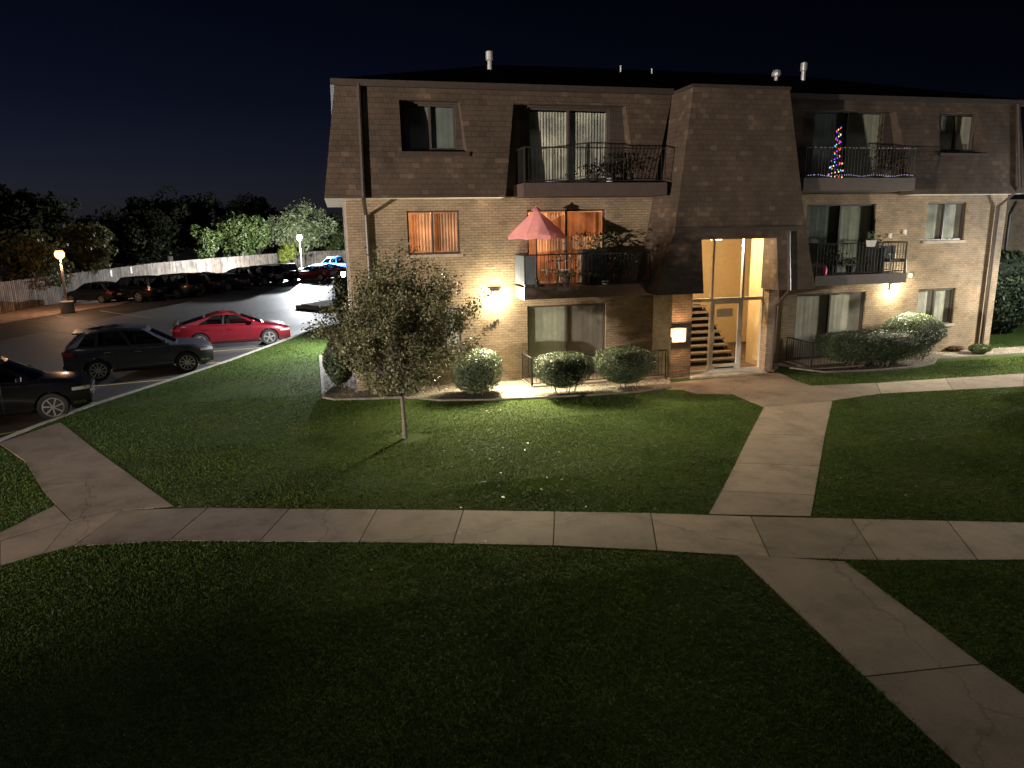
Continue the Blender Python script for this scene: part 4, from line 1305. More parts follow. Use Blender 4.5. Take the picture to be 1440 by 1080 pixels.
# verge of bare soil in front of the fence
e = [(0, 456), (40, 449), (88, 441), (135, 433.5), (165, 430)]
ed = [G(*p, ZL) for p in e]
v0 = ed[0]
poly = [(ed[0][0]-16, ed[0][1]-12)]+ed+[(fp[4][0]+2.2, fp[4][1]), (fp[4][0]+.5, fp[4][1]+2), fp[4], fp[3], fp[2], fp[1], fp[0]]
kind(MB().flat(poly, ZL+.02).build('verge', M['dirt']), 'structure')
poly = [fp[4], (fp[4][0]+2.0, fp[4][1]), (fp[6][0]+2, fp[6][1]-1.5), (fp[8][0], fp[8][1]-2), (fp[-1][0], fp[-1][1]-2)]+fp[:3:-1]
kind(MB().flat(poly, ZL+.024).build('verge', M['dirt']), 'structure')
# behind-the-fence ground
# signs on the fence


def fence_at(px, z):
    best = None
    for i in range(len(fp)-1):
        a = np.array(fp[i]); b = np.array(fp[i+1])
        r_ = ray(px, 375); r2 = r_[:2]
        A = np.array([[r2[0], -(b-a)[0]], [r2[1], -(b-a)[1]]])
        s, t = np.linalg.solve(A, a)
        if -.001 <= t <= 1.001 and s > 0: best = (a+(b-a)*t, (b-a)/np.linalg.norm(b-a))
    return best


def fence_sign(px, w, z0, z1, label, red=False, name='fence_sign', group=None):
    p, d = fence_at(px, 1)
    nrm = np.array([d[1], -d[0]])
    p = p+nrm*.07
    t = thing(name, label, 'sign', (p[0], p[1], z0), 0, group)

    def board(u0, u1, a, b, off, nm, mat):
        q = [p+d*u0+nrm*off, p+d*u1+nrm*off]
        r_ = [k_-nrm*.012 for k_ in q]
        m_ = MB()
        m_.add([(*q[0], a), (*q[1], a), (*q[1], b), (*q[0], b), (*r_[0], a), (*r_[1], a), (*r_[1], b), (*r_[0], b)], [(0, 1, 2, 3), (5, 4, 7, 6), (3, 2, 6, 7), (0, 4, 5, 1), (1, 5, 6, 2), (4, 0, 3, 7)])
        m_.build(nm, mat, t)
    board(-w/2, w/2, z0, z1, 0, 'panel', M['sign_white'])
    if red:
        hgt_ = z1-z0
        board(-w/2+.03, w/2-.03, z1-hgt_*.27, z1-.03, .006, 'header_border', M['sign_red'])
        board(-w/2+.08, w/2-.08, z1-hgt_*.23, z1-.07, .012, 'header', M['sign_white'])
        for f_ in (.5, .72): board(-w/2+.1, w/2-.1, z1-hgt_*(f_+.07), z1-hgt_*f_, .006, 'text_line', M['sign_grey'])
    return t


fence_sign(325, 1.05, .25, 1.66, 'white notice board with a red framed header on the fence behind the dark cars', True)
GS = 'small white plates on the fence'
for px, lb in ((154, 'small white plate on the fence, just left above the small parked sedan'), (183, 'small white plate on the fence, above the tail lamps of the small sedan'), (257, 'small white plate on the fence between the first two dark box-shaped cars')):
    fence_sign(px, .32, 1.15, 1.68, lb, group=GS)


# ------------------------------------------------------------------ lamp posts
def lamp_post(x, y, ztop, label, lens, base_r=.38, base_h=.75, z0=ZL):
    t = thing('lamp_post', label, 'street lamp', (x, y, z0), 0, 'lamp posts of the parking lot')
    mb = MB(); mb.lathe([(base_r, 0), (base_r, base_h-.03), (base_r-.03, base_h)], (x, y, z0), 20); mb.build('concrete_base', M['kerb'], t)
    mb = MB(); mb.lathe([(.16, 0), (.16, .03), (.085, .04), (.055, ztop-z0-base_h-.3), (.07, ztop-z0-base_h-.27), (.07, ztop-z0-base_h-.2)], (x, y, z0+base_h), 12); mb.build('pole', M['lampmetal'], t)
    mb = MB(); mb.lathe([(.2, .2), (.24, .23), (.15, .31), (.02, .35)], (x, y, ztop-.05), 14); mb.build('cap', M['lampmetal'], t)
    mb = MB(); mb.lathe([(.12, -.3), (.25, -.16), (.28, .03), (.2, .19)], (x, y, ztop-.05), 16); mb.build('globe', lens, t, smooth=True)
    return t


M['sodium'] = emis('sodium_globe', (1, .45, .18), 4.5)
M['led'] = emis('white_globe', (.93, .97, 1), 500)
l1x, l1y = G(96, 440, ZL); l1z = FY(84, 356, l1y)[1]
lamp_post(l1x, l1y, l1z, 'lamp post glowing orange on a round concrete base by the left of the fence', M['sodium'], .38, .72)
l2y = 84.5; l2x = FY(421, 334, l2y)[0]; l2z = FY(420, 333, l2y)[1]
lamp_post(l2x, l2y, l2z, 'lamp post with dazzling white globe behind the row of dark cars', M['led'], .35, .7)
l3x, l3y, l3z = -27, 1.0, 3.0
lamp_post(l3x, l3y, l3z, 'lamp post out of view to the left that lights the brick front', M['sodium'], .38, .72)


lamp_post(25.5, 17.7, 3.9, 'lamp post beyond the right edge that lights the end of the path', M['led'], .3, .6, z0=0)


# ------------------------------------------------------------------ cars
def interp(pts, x):
    if x <= pts[0][0]: return pts[0][1]
    for (a, b), (c_, d) in zip(pts[:-1], pts[1:]):
        if x <= c_: return b+(d-b)*(x-a)/(c_-a)
    return pts[-1][1]


def smooth_interp(pts, x, w=.09): return sum(interp(pts, x+w*k) for k in (-1, -.5, 0, .5, 1))/5


SPEC = {
    'suv': dict(L=4.45, W=1.84, wb=2.65, fo=.86, r=.355, top=[(-2.22, .9), (-2.16, 1.05), (-2.0, 1.13), (-1.2, 1.11), (.6, 1.03), (1.1, 1.03), (1.7, .99), (2.0, .94), (2.15, .88), (2.23, .78)],
                roof=[(0, 1.54), (.2, 1.62), (.55, 1.67), (.85, 1.645), (1, 1.57)], gb=(-2.14, 1.14), gr=(-1.66, .2), bot=[(-2.22, .42), (-1.9, .26), (1.9, .22), (2.22, .33)],
                s=[0, .1, .25, .28, .56, .59, .93, 1], gl=[(1, 2), (3, 4), (5, 6)], gh=.6),
    'sedan': dict(L=4.57, W=1.8, wb=2.7, fo=.87, r=.335, top=[(-2.28, .82), (-2.22, .99), (-2.05, 1.03), (-1.6, 1.02), (.5, .95), (1.0, .94), (1.55, .89), (1.95, .82), (2.17, .74), (2.28, .64)],
                  roof=[(0, 1.36), (.3, 1.425), (.6, 1.44), (.85, 1.41), (1, 1.35)], gb=(-1.95, 1.2), gr=(-.8, .18), bot=[(-2.28, .38), (-1.9, .22), (1.9, .18), (2.28, .26)],
                  s=[0, .19, .49, .52, .9, 1], gl=[(1, 2), (3, 4)], gh=.5),
    'boxy': dict(L=4.7, W=1.9, wb=2.8, fo=.85, r=.37, top=[(-2.35, .9), (-2.3, 1.08), (-.5, 1.08), (1.1, 1.06), (1.9, 1.0), (2.2, .9), (2.35, .7)],
                 roof=[(0, 1.76), (.2, 1.8), (.8, 1.79), (1, 1.72)], gb=(-2.3, 1.0), gr=(-2.12, .3), bot=[(-2.35, .45), (-1.9, .3), (1.9, .28), (2.35, .4)],
                 s=[0, .05, .28, .31, .58, .61, .94, 1], gl=[(1, 2), (3, 4), (5, 6)], gh=.6),
    'hatch': dict(L=4.15, W=1.76, wb=2.55, fo=.82, r=.31, top=[(-2.07, .75), (-2.0, .93), (-1.8, .97), (.6, .92), (1.0, .92), (1.5, .83), (1.9, .68), (2.07, .52)],
                  roof=[(0, 1.4), (.3, 1.47), (.7, 1.46), (1, 1.38)], gb=(-1.95, 1.05), gr=(-1.35, .25), bot=[(-2.07, .4), (-1.7, .22), (1.7, .2), (2.07, .28)],
                  s=[0, .1, .5, .53, .92, 1], gl=[(1, 2), (3, 4)], gh=.5),
    'pickup': dict(L=5.6, W=1.95, wb=3.5, fo=.95, r=.39, top=[(-2.8, 1.0), (-2.74, 1.14), (-.7, 1.14), (1.2, 1.12), (2.3, 1.06), (2.6, .98), (2.8, .75)],
                   roof=[(0, 1.82), (.3, 1.88), (.75, 1.87), (1, 1.8)], gb=(-.75, 1.35), gr=(-.6, .65), bot=[(-2.8, .55), (-2.3, .42), (2.3, .38), (2.8, .45)],
                   s=[0, .05, .42, .46, .93, 1], gl=[(1, 2), (3, 4)], gh=.75),
}


def paint(name, col, rough=.3, metal=.4):
    return plain(name, col, rough, metal, var=.06, scale=2, coat=.6)


def car(kindk, name, label, cat, mat, loc, head, group=None, detail=True, spokes=10, glass=None):
    sp = SPEC[kindk]; Lh = sp['L']/2; W = sp['W']; r = sp['r']
    xf = Lh-sp['fo']; xr = xf-sp['wb']
    t = thing(name, label, cat, loc, head, group)

    def sect(x):
        u = x/Lh
        pl = 1-.20*max(0, (abs(u)-.62)/.38)**2.2
        w = W/2*pl; zt_ = smooth_interp(sp['top'], x); z0 = interp(sp['bot'], x)
        hgt_ = zt_-z0
        zs = zt_-.05
        crown = .02
        return [(0, z0), (w*.86, z0), (w*.955, z0+.07), (w*.985, z0+hgt_*.3), (w, z0+hgt_*.55), (w*.985, z0+hgt_*.74), (w*.955, zs-.03), (w*.915, zs+.015), (w*.8, zt_-.008), (w*.45, zt_+crown*.7), (0, zt_+crown)]
    xs = [-Lh, -Lh+.03, -Lh+.1, -Lh+.22]+[xr-.55+i*.1 for i in range(12)]
    xs += list(np.arange(xr+.72, xf-.6, .2))+[xf-.55+i*.1 for i in range(12)]+[Lh-.3, Lh-.2, Lh-.11, Lh-.05, Lh-.015, Lh]
    xs = sorted(set(round(float(v), 3) for v in xs if -Lh <= v <= Lh))
    mb = MB(); vs = []; fs = []
    for x in xs:
        s = sect(x)
        ring = [(x, -y, z) for y, z in s]+[(x, y, z) for y, z in s[-2:0:-1]]
        vs += ring
    m_ = 20
    for i in range(len(xs)-1):
        for k in range(m_): fs.append((i*m_+k, (i+1)*m_+k, (i+1)*m_+(k+1) % m_, i*m_+(k+1) % m_))
    fs.append(tuple(range(m_))); fs.append(tuple((len(xs)-1)*m_+k for k in range(m_))[::-1])
    mb.add(vs, fs)
    body = mb.build('body', mat, t, smooth=True, local=True)
    bm = bmesh.new(); bm.from_mesh(body.data); bmesh.ops.recalc_face_normals(bm, faces=bm.faces); bm.to_mesh(body.data); bm.free()
    cut = MB()
    for x in (xf, xr):
        cut.lathe([(r+.055, -W), (r+.055, W)], (x, 0, r), 28, axis='y')
    co = cut.build('cut', M['black_plastic'], None, local=True)
    bm = bmesh.new(); bm.from_mesh(co.data); bmesh.ops.recalc_face_normals(bm, faces=bm.faces); bm.to_mesh(co.data); bm.free()
    co.parent = t
    md = body.modifiers.new('b', 'BOOLEAN'); md.object = co; md.operation = 'DIFFERENCE'; md.solver = 'EXACT'
    bpy.context.view_layer.update()
    dg = bpy.context.evaluated_depsgraph_get()
    me = bpy.data.meshes.new_from_object(body.evaluated_get(dg))
    body.modifiers.clear(); old = body.data; body.data = me
    body.data.name = 'body'
    bpy.data.objects.remove(co)
    try: body.data.set_sharp_from_angle(angle=R(32))
    except Exception: pass
    # inner fill so light does not pass through
    mb = MB(); mb.box(xr-.5 if kindk != 'x' else 0, xf+.45, -W*.3, W*.3, .3, .6); mb.build('chassis', M['black_plastic'], t, local=True)
    # cabin
    w0 = W*.462; w1 = W*.37
    S_ = sp['s']
    levels = [0, .1, .86, 1.0]
    rings = []
    for v in levels:
        a = sp['gb'][0]+(sp['gr'][0]-sp['gb'][0])*v; b = sp['gb'][1]+(sp['gr'][1]-sp['gb'][1])*v
        w = w0+(w1-w0)*v**1.15
        side = []
        for s in S_:
            x = a+(b-a)*s
            zb_ = smooth_interp(sp['top'], x)-.02; zr_ = interp(sp['roof'], s)
            tap = 1-.14*max(0, (s-.8)/.2)**2-.1*max(0, (.15-s)/.15)**2
            side.append((x, w*tap, zb_+(zr_-zb_)*v))
        ring = [(x, -y, z) for x, y, z in side]
        xe, ye, ze = side[-1]
        for f_ in (-.6, 0, .6): ring.append((xe+.1*(1-f_*f_)*(1-.3*v), ye*f_, ze+.012*(1-f_*f_)))
        ring += [(x, y, z) for x, y, z in side[::-1]]
        xe, ye, ze = side[0]
        for f_ in (.6, 0, -.6): ring.append((xe-.06*(1-f_*f_), ye*f_, ze+.012*(1-f_*f_)))
        rings.append(ring)
    ns = len(S_); nr_ = len(rings[0])
    zmid = interp(sp['roof'], .5)
    ctr = ((sp['gr'][0]+sp['gr'][1])/2, 0)
    for f_, up in ((.8, .022), (.45, .04)):
        rings.append([(ctr[0]+(x-ctr[0])*f_, y*f_, z+up*.6) for x, y, z in rings[3]])
    pil = MB(); gls = {}
    for i in range(len(rings)-1):
        for k in range(nr_):
            k2 = (k+1) % nr_
            q = [rings[i][k], rings[i][k2], rings[i+1][k2], rings[i+1][k]]
            key = None
            if i == 1:
                if k < ns-1:
                    if (k, k+1) in sp['gl']: key = ('side_window', k)
                    elif sp['gl'][0][0] < k < sp['gl'][-1][0]: key = ('pillar', k)
                elif k < ns+3: key = ('windscreen', 0)
                elif ns+3 <= k < 2*ns+2:
                    j = 2*ns+2-k-1
                    if (j, j+1) in sp['gl']: key = ('side_window', 100+j)
                    elif sp['gl'][0][0] < j < sp['gl'][-1][0]: key = ('pillar', 100+j)
                else: key = ('rear_window', 0)
            if key: gls.setdefault(key, MB()).quad(*q)
            else: pil.quad(*q)
    pil.poly(rings[-1])
    pil.build('roof', mat, t, smooth=False, local=True)
    gm = glass or M['carglass']
    for (nm, _), g_ in gls.items(): g_.build(nm, M['black_plastic'] if nm == 'pillar' else gm, t, local=True)
    # dark seats and floor seen through the glass
    mb = MB(); xa_, xb_ = sp['gb'][0]+.35, sp['gb'][1]-.45
    zb_ = smooth_interp(sp['top'], (xa_+xb_)/2)-.06
    mb.box(xa_, xb_, -w0*.85, w0*.85, zb_-.05, zb_)
    sx_ = [xb_-.95] if kindk == 'pickup' else [xb_-.85, xb_-1.75]
    for sx in sx_:
        for y in (-.37, .37):
            mb.box(sx-.12, sx+.02, y-.24, y+.24, zb_, zb_+.22); mb.box(sx-.1, sx, y-.13, y+.13, zb_+.24, zb_+.42)
    mb.build('seats', M['cabin'], t, local=True)
    # wheels
    for x in (xf, xr):
        for sd in (-1, 1):
            yc = sd*(W/2-.11)
            mb = MB(); mb.lathe([(r*.66, -.1), (r*.93, -.105), (r, -.07), (r, .07), (r*.93, .105), (r*.66, .1)], (x, yc, r), 28, axis='y')
            w_ = mb.build('wheel', M['rubber'], t, smooth=False, local=True)
            mb = MB(); ro = r*.7
            yo = yc+sd*.075
            mb.lathe([(ro, -.012), (ro, .03), (ro*.9, .033), (ro*.87, .0)][::1] if sd > 0 else [(ro*.87, 0), (ro*.9, -.033), (ro, -.03), (ro, .012)], (x, yo, r), 28, axis='y')
            for i in range(spokes):
                a = 2*PI*i/spokes+.2; tw = .12
                ca, sa = math.cos(a), math.sin(a); cb, sb = math.cos(a+tw), math.sin(a+tw)
                wd = ro*(.14 if spokes > 6 else .24)
                p0 = Vector((x+ca*ro*.15, yo+sd*.035, r+sa*ro*.15)); p1 = Vector((x+cb*ro*.9, yo+sd*.03, r+sb*ro*.9))
                n_ = Vector((-sa, 0, ca))*wd/2; d_ = Vector((0, sd*.012, 0))
                mb.add([p0-n_, p0+n_, p1+n_*1.25, p1-n_*1.25, p0-n_-d_*3, p0+n_-d_*3, p1+n_*1.25-d_*3, p1-n_*1.25-d_*3],
                       [(0, 1, 2, 3), (7, 6, 5, 4), (0, 4, 5, 1), (1, 5, 6, 2), (2, 6, 7, 3), (3, 7, 4, 0)])
            mb.lathe([(ro*.2, -.03), (ro*.2, .04)], (x, yo, r), 12, axis='y')
            mb.build('rim', M['alloy'], w_, local=True)
            mb = MB(); mb.lathe([(ro*.98, -.02), (ro*.98, -.005)] if sd > 0 else [(ro*.98, .005), (ro*.98, .02)], (x, yo-sd*.02, r), 24, axis='y'); mb.build('brake', M['black_plastic'], w_, local=True)
    # lamps, plates, bumpers

    def yw(x, k=5): return sect(x)[k][0]

    def wrap(x0, x1, zlo, zhi, sd, nm, mt, off=.006, n_=5, par=t):
        """strip lying on the body side between two stations"""
        m2 = MB(); A = []; Bq = []
        for i in range(n_+1):
            x = x0+(x1-x0)*i/n_; s = sect(x)
            def yat(z):
                pr = [(b_, a_) for a_, b_ in s[1:8]]
                return interp(pr, z)
            A.append((x, sd*(yat(zlo)+off), zlo)); Bq.append((x, sd*(yat(zhi)+off), zhi))
        for i in range(n_): m2.quad(A[i], A[i+1], Bq[i+1], Bq[i]) if sd < 0 else m2.quad(A[i+1], A[i], Bq[i], Bq[i+1])
        return m2.build(nm, mt, par, local=True)
    zt_f = smooth_interp(sp['top'], Lh-.25); zt_r = smooth_interp(sp['top'], -Lh+.15)
    for sd in (-1, 1):
        zh_ = sect(Lh-.3)[6][1]-.03
        hl = wrap(Lh-.4, Lh-.005, zh_-.11, zh_-.03, sd, 'headlight', M['headlamp'], off=.008)
        m2 = MB(); yv = sect(Lh)[5][0]; zn = sect(Lh)[6][1]
        m2.box(Lh-.01, Lh+.012, min(sd*yv, sd*yv*.62), max(sd*yv, sd*yv*.62), zn-.14, zn-.03); m2.build('lens', M['headlamp'], hl, local=True)
        tl = zt_r-.22
        wrap(-Lh+.02, -Lh+.3, tl, tl+.12, sd, 'tail_light', M['taillamp'])
        m2 = MB(); yv = sect(-Lh)[4][0]
        m2.box(-Lh-.012, -Lh+.01, min(sd*yv*.98, sd*yv*.55), max(sd*yv*.98, sd*yv*.55), tl, tl+.12); m2.build('tail_light', M['taillamp'], t, local=True)
    yv = sect(Lh)[4][0]; z0f = sp['bot'][-1][1]
    zg = sect(Lh)[6][1]
    mb = MB(); mb.box(Lh-.03, Lh+.012, -yv*.6, yv*.6, zg-.3, zg-.02); grille = mb.build('grille', M['black_plastic'], t, local=True)
    mb = MB(); 
    for i in range(3): mb.box(Lh+.012, Lh+.03, -yv*.58, yv*.58, zg-.26+.085*i, zg-.215+.085*i)
    mb.build('grille_bar', M['chrome'], grille, local=True)
    mb = MB(); mb.box(-Lh-.02, -Lh+.01, -.16, .16, sp['top'][0][1]-.2, sp['top'][0][1]-.08); mb.build('licence_plate', M['plate'], t, local=True)
    mb = MB(); mb.box(-Lh-.045, -Lh+.05, -sect(-Lh)[3][0]*.9, sect(-Lh)[3][0]*.9, sp['bot'][0][1]+.02, sp['bot'][0][1]+.13); mb.build('bumper', M['black_plastic'], t, local=True)
    if kindk == 'pickup':
        mb = MB(); wq = W/2*.86
        zt_ = smooth_interp(sp['top'], -1.7)+.022
        mb.box(-Lh+.1, -.85, -wq, wq, zt_, zt_+.006); mb.build('bed_shade_panel', M['black_plastic'], t, local=True)  # dark panel on the body top, painted shade of the open bed
    if detail:
        for sd in (-1, 1):
            xmn = sp['gb'][1]-.42
            zmn = smooth_interp(sp['top'], xmn)+.05
            m2 = MB(); y0_ = sd*(w0+.02); y1_ = sd*(w0+.19)
            m2.box(xmn-.05, xmn+.08, min(y0_, y1_), max(y0_, y1_), zmn, zmn+.13); mi = m2.build('mirror', mat, t, local=True)
            bv = mi.modifiers.new('bev', 'BEVEL'); bv.width = .03; bv.segments = 2
            a = sp['gb'][0]; L_ = sp['gb'][1]-a
            for f_ in ((.36, .63) if kindk in ('suv', 'boxy') else (.3, .6)):
                x = a+L_*f_
                s = sect(x); zh = s[6][1]-.1; yh = interp([(b_, a_) for a_, b_ in s[1:8]], zh)
                m2 = MB(); m2.box(x-.1, x+.1, min(sd*yh, sd*(yh+.035)), max(sd*yh, sd*(yh+.035)), zh-.015, zh+.015); m2.build('door_handle', M['chrome'] if kindk == 'suv' else mat, t, local=True)
            for f_ in (.11, .43, .75) if kindk != 'sedan' else (.22, .5, .84):
                x = a+L_*f_
                if abs(x-xr) < r+.05: continue
                s = sect(x)
                m2 = MB(); m2.tube([(x, sd*(yy+.001), zz_) for yy, zz_ in s[1:8]], .006, 4); m2.build('door_seam', M['black_plastic'], t, local=True)
            wrap(xr+r+.12, xf-r-.12, sp['bot'][1][1]+.02, sp['bot'][1][1]+.1, sd, 'sill_trim', M['black_plastic'], off=.012)
            wrap(xf+r+.1, Lh-.12, z0f+.05, z0f+.12, sd, 'fog_lamp', M['chrome'] if kindk == 'suv' else M['black_plastic'])
        if kindk in ('suv',):
            m2 = MB(); zsr = interp(sp['roof'], 0)
            m2.box(sp['gr'][0]-.22, sp['gr'][0]+.06, -w1*.86, w1*.86, zsr-.01, zsr+.035); m2.build('spoiler', mat, t, local=True)
        if kindk == 'sedan':
            m2 = MB(); zsr = smooth_interp(sp['top'], -Lh+.2)
            m2.box(-Lh+.03, -Lh+.2, -W*.4, W*.4, zsr+.05, zsr+.075); m2.box(-Lh+.08, -Lh+.16, -W*.36, -W*.3, zsr-.02, zsr+.05); m2.box(-Lh+.08, -Lh+.16, W*.3, W*.36, zsr-.02, zsr+.05)
            m2.build('spoiler', M['black_plastic'], t, local=True)
    return t


def place(kindk, px, py, head_deg, **kw):
    """by the ground contact of the near front wheel"""
    sp = SPEC[kindk]; x, y = G(px, py, ZL); h = R(head_deg)
    lx, ly = sp['L']/2-sp['fo'], -(sp['W']/2-.05)
    ox = lx*math.cos(h)-ly*math.sin(h); oy = lx*math.sin(h)+ly*math.cos(h)
    return (x-ox, y-oy, ZL), h


PG = paint('grey_paint', (.07, .076, .095), .33, .4); PB = paint('black_paint', (.01, .01, .012), .22, .2); PR = paint('red_paint', (.2, .011, .02), .3, .3)
PD = paint('dark_paint', (.01, .011, .015), .35, .3); PD2 = paint('charcoal_paint', (.025, .025, .028), .35, .4); PM = paint('maroon_paint', (.16, .02, .025), .3, .3); PBL = paint('blue_paint', (.03, .17, .55), .3, .3)
PS = paint('silver_paint', (.3, .31, .33), .35, .5)
GC = 'cars nosed up to the kerb by the lawn'
loc, h = place('suv', 265, 524, 13.5); car('suv', 'parked_suv', 'dark grey SUV with roof spoiler parked between the black SUV and the red sedan', 'car', PG, loc, h, GC)
loc, h = place('suv', 78, 591, 13.0); car('suv', 'parked_suv', 'black SUV cut off by the left edge of the photo', 'car', PB, loc, h, GC, spokes=7)
loc, h = place('sedan', 380, 485, 9.0); car('sedan', 'parked_sedan', 'bright red sedan with black rear spoiler at the kerb', 'car', PR, loc, h, GC, spokes=5, glass=M['lightglass'])

# far row, seen from behind, noses to the fence
rowd = Vector((9.8, 19)).normalized()
GF = 'cars parked in a row along the fence'


def depth_pt(px, D):
    """ground point at horizontal pixel px with depth D along the view axis"""
    r_ = ray(px, 400); f2 = np.array([math.sin(PHI), math.cos(PHI)])
    s = D/(r_[:2]@f2); return (float(r_[0]*s), float(r_[1]*s))


row = [
    (166, 50.5, 'hatch', PD2, 'small grey brown sedan with glowing red tail lamps, nearest the orange lamp', 'sedan'),
    (224, 51.0, 'boxy', PB, 'dark square-backed SUV with a pale plate, next to the small sedan', 'suv'),
    (276, 53.5, 'boxy', PD, 'dark box-shaped SUV third from the orange lamp, below the plain fence', 'suv'),
    (309, 57.0, 'suv', PD, 'dark SUV with roof rails just in front of the white notice board', 'suv'),
    (344, 60.0, 'sedan', PD2, 'low dark sedan with a shining roof edge right of the notice board', 'sedan'),
    (366, 64.5, 'suv', PD2, 'dark SUV with a sloping back behind the low dark sedan', 'suv'),
    (394, 65.5, 'boxy', PD, 'large dark van-like SUV left of the white lamp pole', 'suv'),
    (416, 68.5, 'boxy', PD, 'dark SUV whose roof glints directly under the white lamp', 'suv'),
]
hd = math.atan2(.46, -.89)
for px, D, kk, pm, lb, nm in row:
    x, y = depth_pt(px, D)
    c_ = Vector((x, y))+Vector((math.cos(hd), math.sin(hd)))*(SPEC[kk]['L']/2)
    car(kk, 'parked_'+nm, lb, 'car', pm, (c_.x, c_.y, ZL), hd+R(random.uniform(-3, 3)), GF, detail=False, spokes=6)
for px, D, kk, pm, hh_, lb, nm in ((439, 71, 'sedan', PM, 2.75, 'dark red sedan with a bright white roof right of the white lamp pole', 'sedan'),
                                  (459, 74, 'sedan', PM, 2.9, 'maroon sedan with silver bumper in front of the blue pickup', 'sedan'),
                                  (473, 83, 'pickup', PBL, 2.6, 'bright blue pickup truck at the far end of the lot beside the building', 'pickup')):
    x, y = depth_pt(px, D)
    car(kk, 'parked_'+nm, lb, 'pickup truck' if nm == 'pickup' else 'car', pm, (x, y, ZL), hh_, GF, detail=False, spokes=6)

# ------------------------------------------------------------------ neighbouring block at the right edge
nx = FY(1412, 330, 26)[0]
NB = thing('neighbouring_building', 'dark brick block behind the tall shrub at the right edge', 'building', (nx, 26, 0))
mb = MB(); mb.box(nx, nx+12, 26, 34, 0, 5.4); mb.build('wall', M['brick'], NB)
mb = MB(); mb.box(nx-.6, nx+12, 25.4, 34.5, 5.4, 5.6); mb.build('roof', M['roof'], NB)
mb = MB(); mb.tube([(nx+.35, 25.9, 5.3), (nx+.1, 25.9, 4.8), (nx+.1, 25.9, .1)], .05, 6); mb.build('downspout', M['pipe'], NB)

# ------------------------------------------------------------------ things on the balconies
zB2 = zL2[0]; zB3 = zL3[0]
ux, uy = FY(754.5, 350, 19.75)[0], 19.75
zt_u = FY(755, 290, uy)[1]; zr_u = FY(755, 331, uy)[1]
U = thing('patio_umbrella', 'pinkish red patio umbrella open on the second floor balcony', 'umbrella', (ux, uy, zB2))
RED = cloth_mat('red_canvas', (.78, .34, .36), .35)
mb = MB(); nseg = 8; rr = (FY(796, 331, uy)[0]-FY(712, 331, uy)[0])/2*.97
rim = []
for k in range(nseg):
    a = 2*PI*k/nseg+.2; rim.append((ux+rr*math.cos(a), uy+rr*math.sin(a), zr_u))
for k in range(nseg):
    a, b = rim[k], rim[(k+1) % nseg]; mid = ((a[0]+b[0])/2*.97+ux*.03, (a[1]+b[1])/2*.97+uy*.03, zr_u+.035)
    tp = (ux, uy, zt_u-.06)
    ma = lerp(tp, a, .5); ma = (ma[0], ma[1], ma[2]+.015); mbb = lerp(tp, b, .5); mbb = (mbb[0], mbb[1], mbb[2]+.015)
    mb.add([tp, ma, mbb], [(0, 1, 2)]); mb.add([ma, a, mid, b, mbb], [(0, 1, 2, 3, 4)])
    dz = .11
    mb.quad((a[0], a[1], a[2]-dz), (mid[0], mid[1], mid[2]-dz), mid, a); mb.quad((mid[0], mid[1], mid[2]-dz), (b[0], b[1], b[2]-dz), b, mid)
can = mb.build('canopy', RED, U)
mb = MB(); mb.lathe([(.15, -.09), (.09, -.03), (.03, .01), (.015, .05)], (ux, uy, zt_u-.03), 8); mb.build('vent_cap', RED, can)
mb = MB()
for p in rim: mb.tube([(ux, uy, zt_u-.08), (p[0], p[1], p[2]-.015)], .007, 4)
mb.build('rib', M['metal'], can)
mb = MB(); mb.tube([(ux, uy, zB2+.1), (ux, uy, zt_u-.05)], .02, 8); mb.build('pole', M['metal'], U)
mb = MB(); mb.lathe([(.22, 0), (.22, .05), (.06, .1), (.03, .25)], (ux, uy, zB2), 14); mb.build('base', M['metal'], U)


def bistro_chair(x, y, z, rz, label, mat=None, group='metal chairs on the second floor balcony'):
    t = thing('balcony_chair', label, 'chair', (x, y, z), rz, group); mat = mat or M['metal']
    mb = MB(); mb.lathe([(.2, .43), (.21, .44), (.2, .46)], (0, 0, 0), 14); mb.build('seat', mat, t, local=True)
    for sx in (-1, 1):
        for sy in (-1, 1):
            mb = MB(); mb.tube([(sx*.14, sy*.14, .43), (sx*.2, sy*.2, 0)], .012, 5); mb.build('leg', mat, t, local=True)
    mb = MB(); pts = [(-.19, .15, .44)]+[(-.19*math.cos(a), .2, .7+.22*math.sin(a)) for a in [PI*i/8 for i in range(9)]]+[(.19, .15, .44)]
    mb.tube(pts, .013, 5); mb.tube([(0, .17, .45), (0, .2, .92)], .008, 4); mb.tube([(-.18, .2, .7), (.18, .2, .7)], .008, 4); mb.build('backrest', mat, t, local=True)
    return t


cxx = FY(772, 385, 19.9)[0]
bistro_chair(cxx, 20.0, zB2, R(200), 'thin metal chair beside the umbrella pole', M['lampmetal'])
bistro_chair(FY(797, 385, 19.8)[0], 19.8, zB2, R(150), 'thin metal chair nearest the middle of the glass door', M['lampmetal'])
tx_, ty_ = FY(784, 380, 20.0)[0], 19.95
t = thing('balcony_table', 'small round dark metal table between the two thin balcony chairs', 'table', (tx_, ty_, zB2))
mb = MB(); mb.lathe([(.27, .68), (.28, .69), (.28, .71), (.27, .72)], (tx_, ty_, zB2), 18); mb.build('tabletop', M['metal'], t)
mb = MB(); mb.tube([(tx_, ty_, zB2), (tx_, ty_, zB2+.68)], .02, 6); mb.lathe([(.2, 0), (.18, .03), (.03, .06)], (tx_, ty_, zB2), 10); mb.build('leg', M['metal'], t)
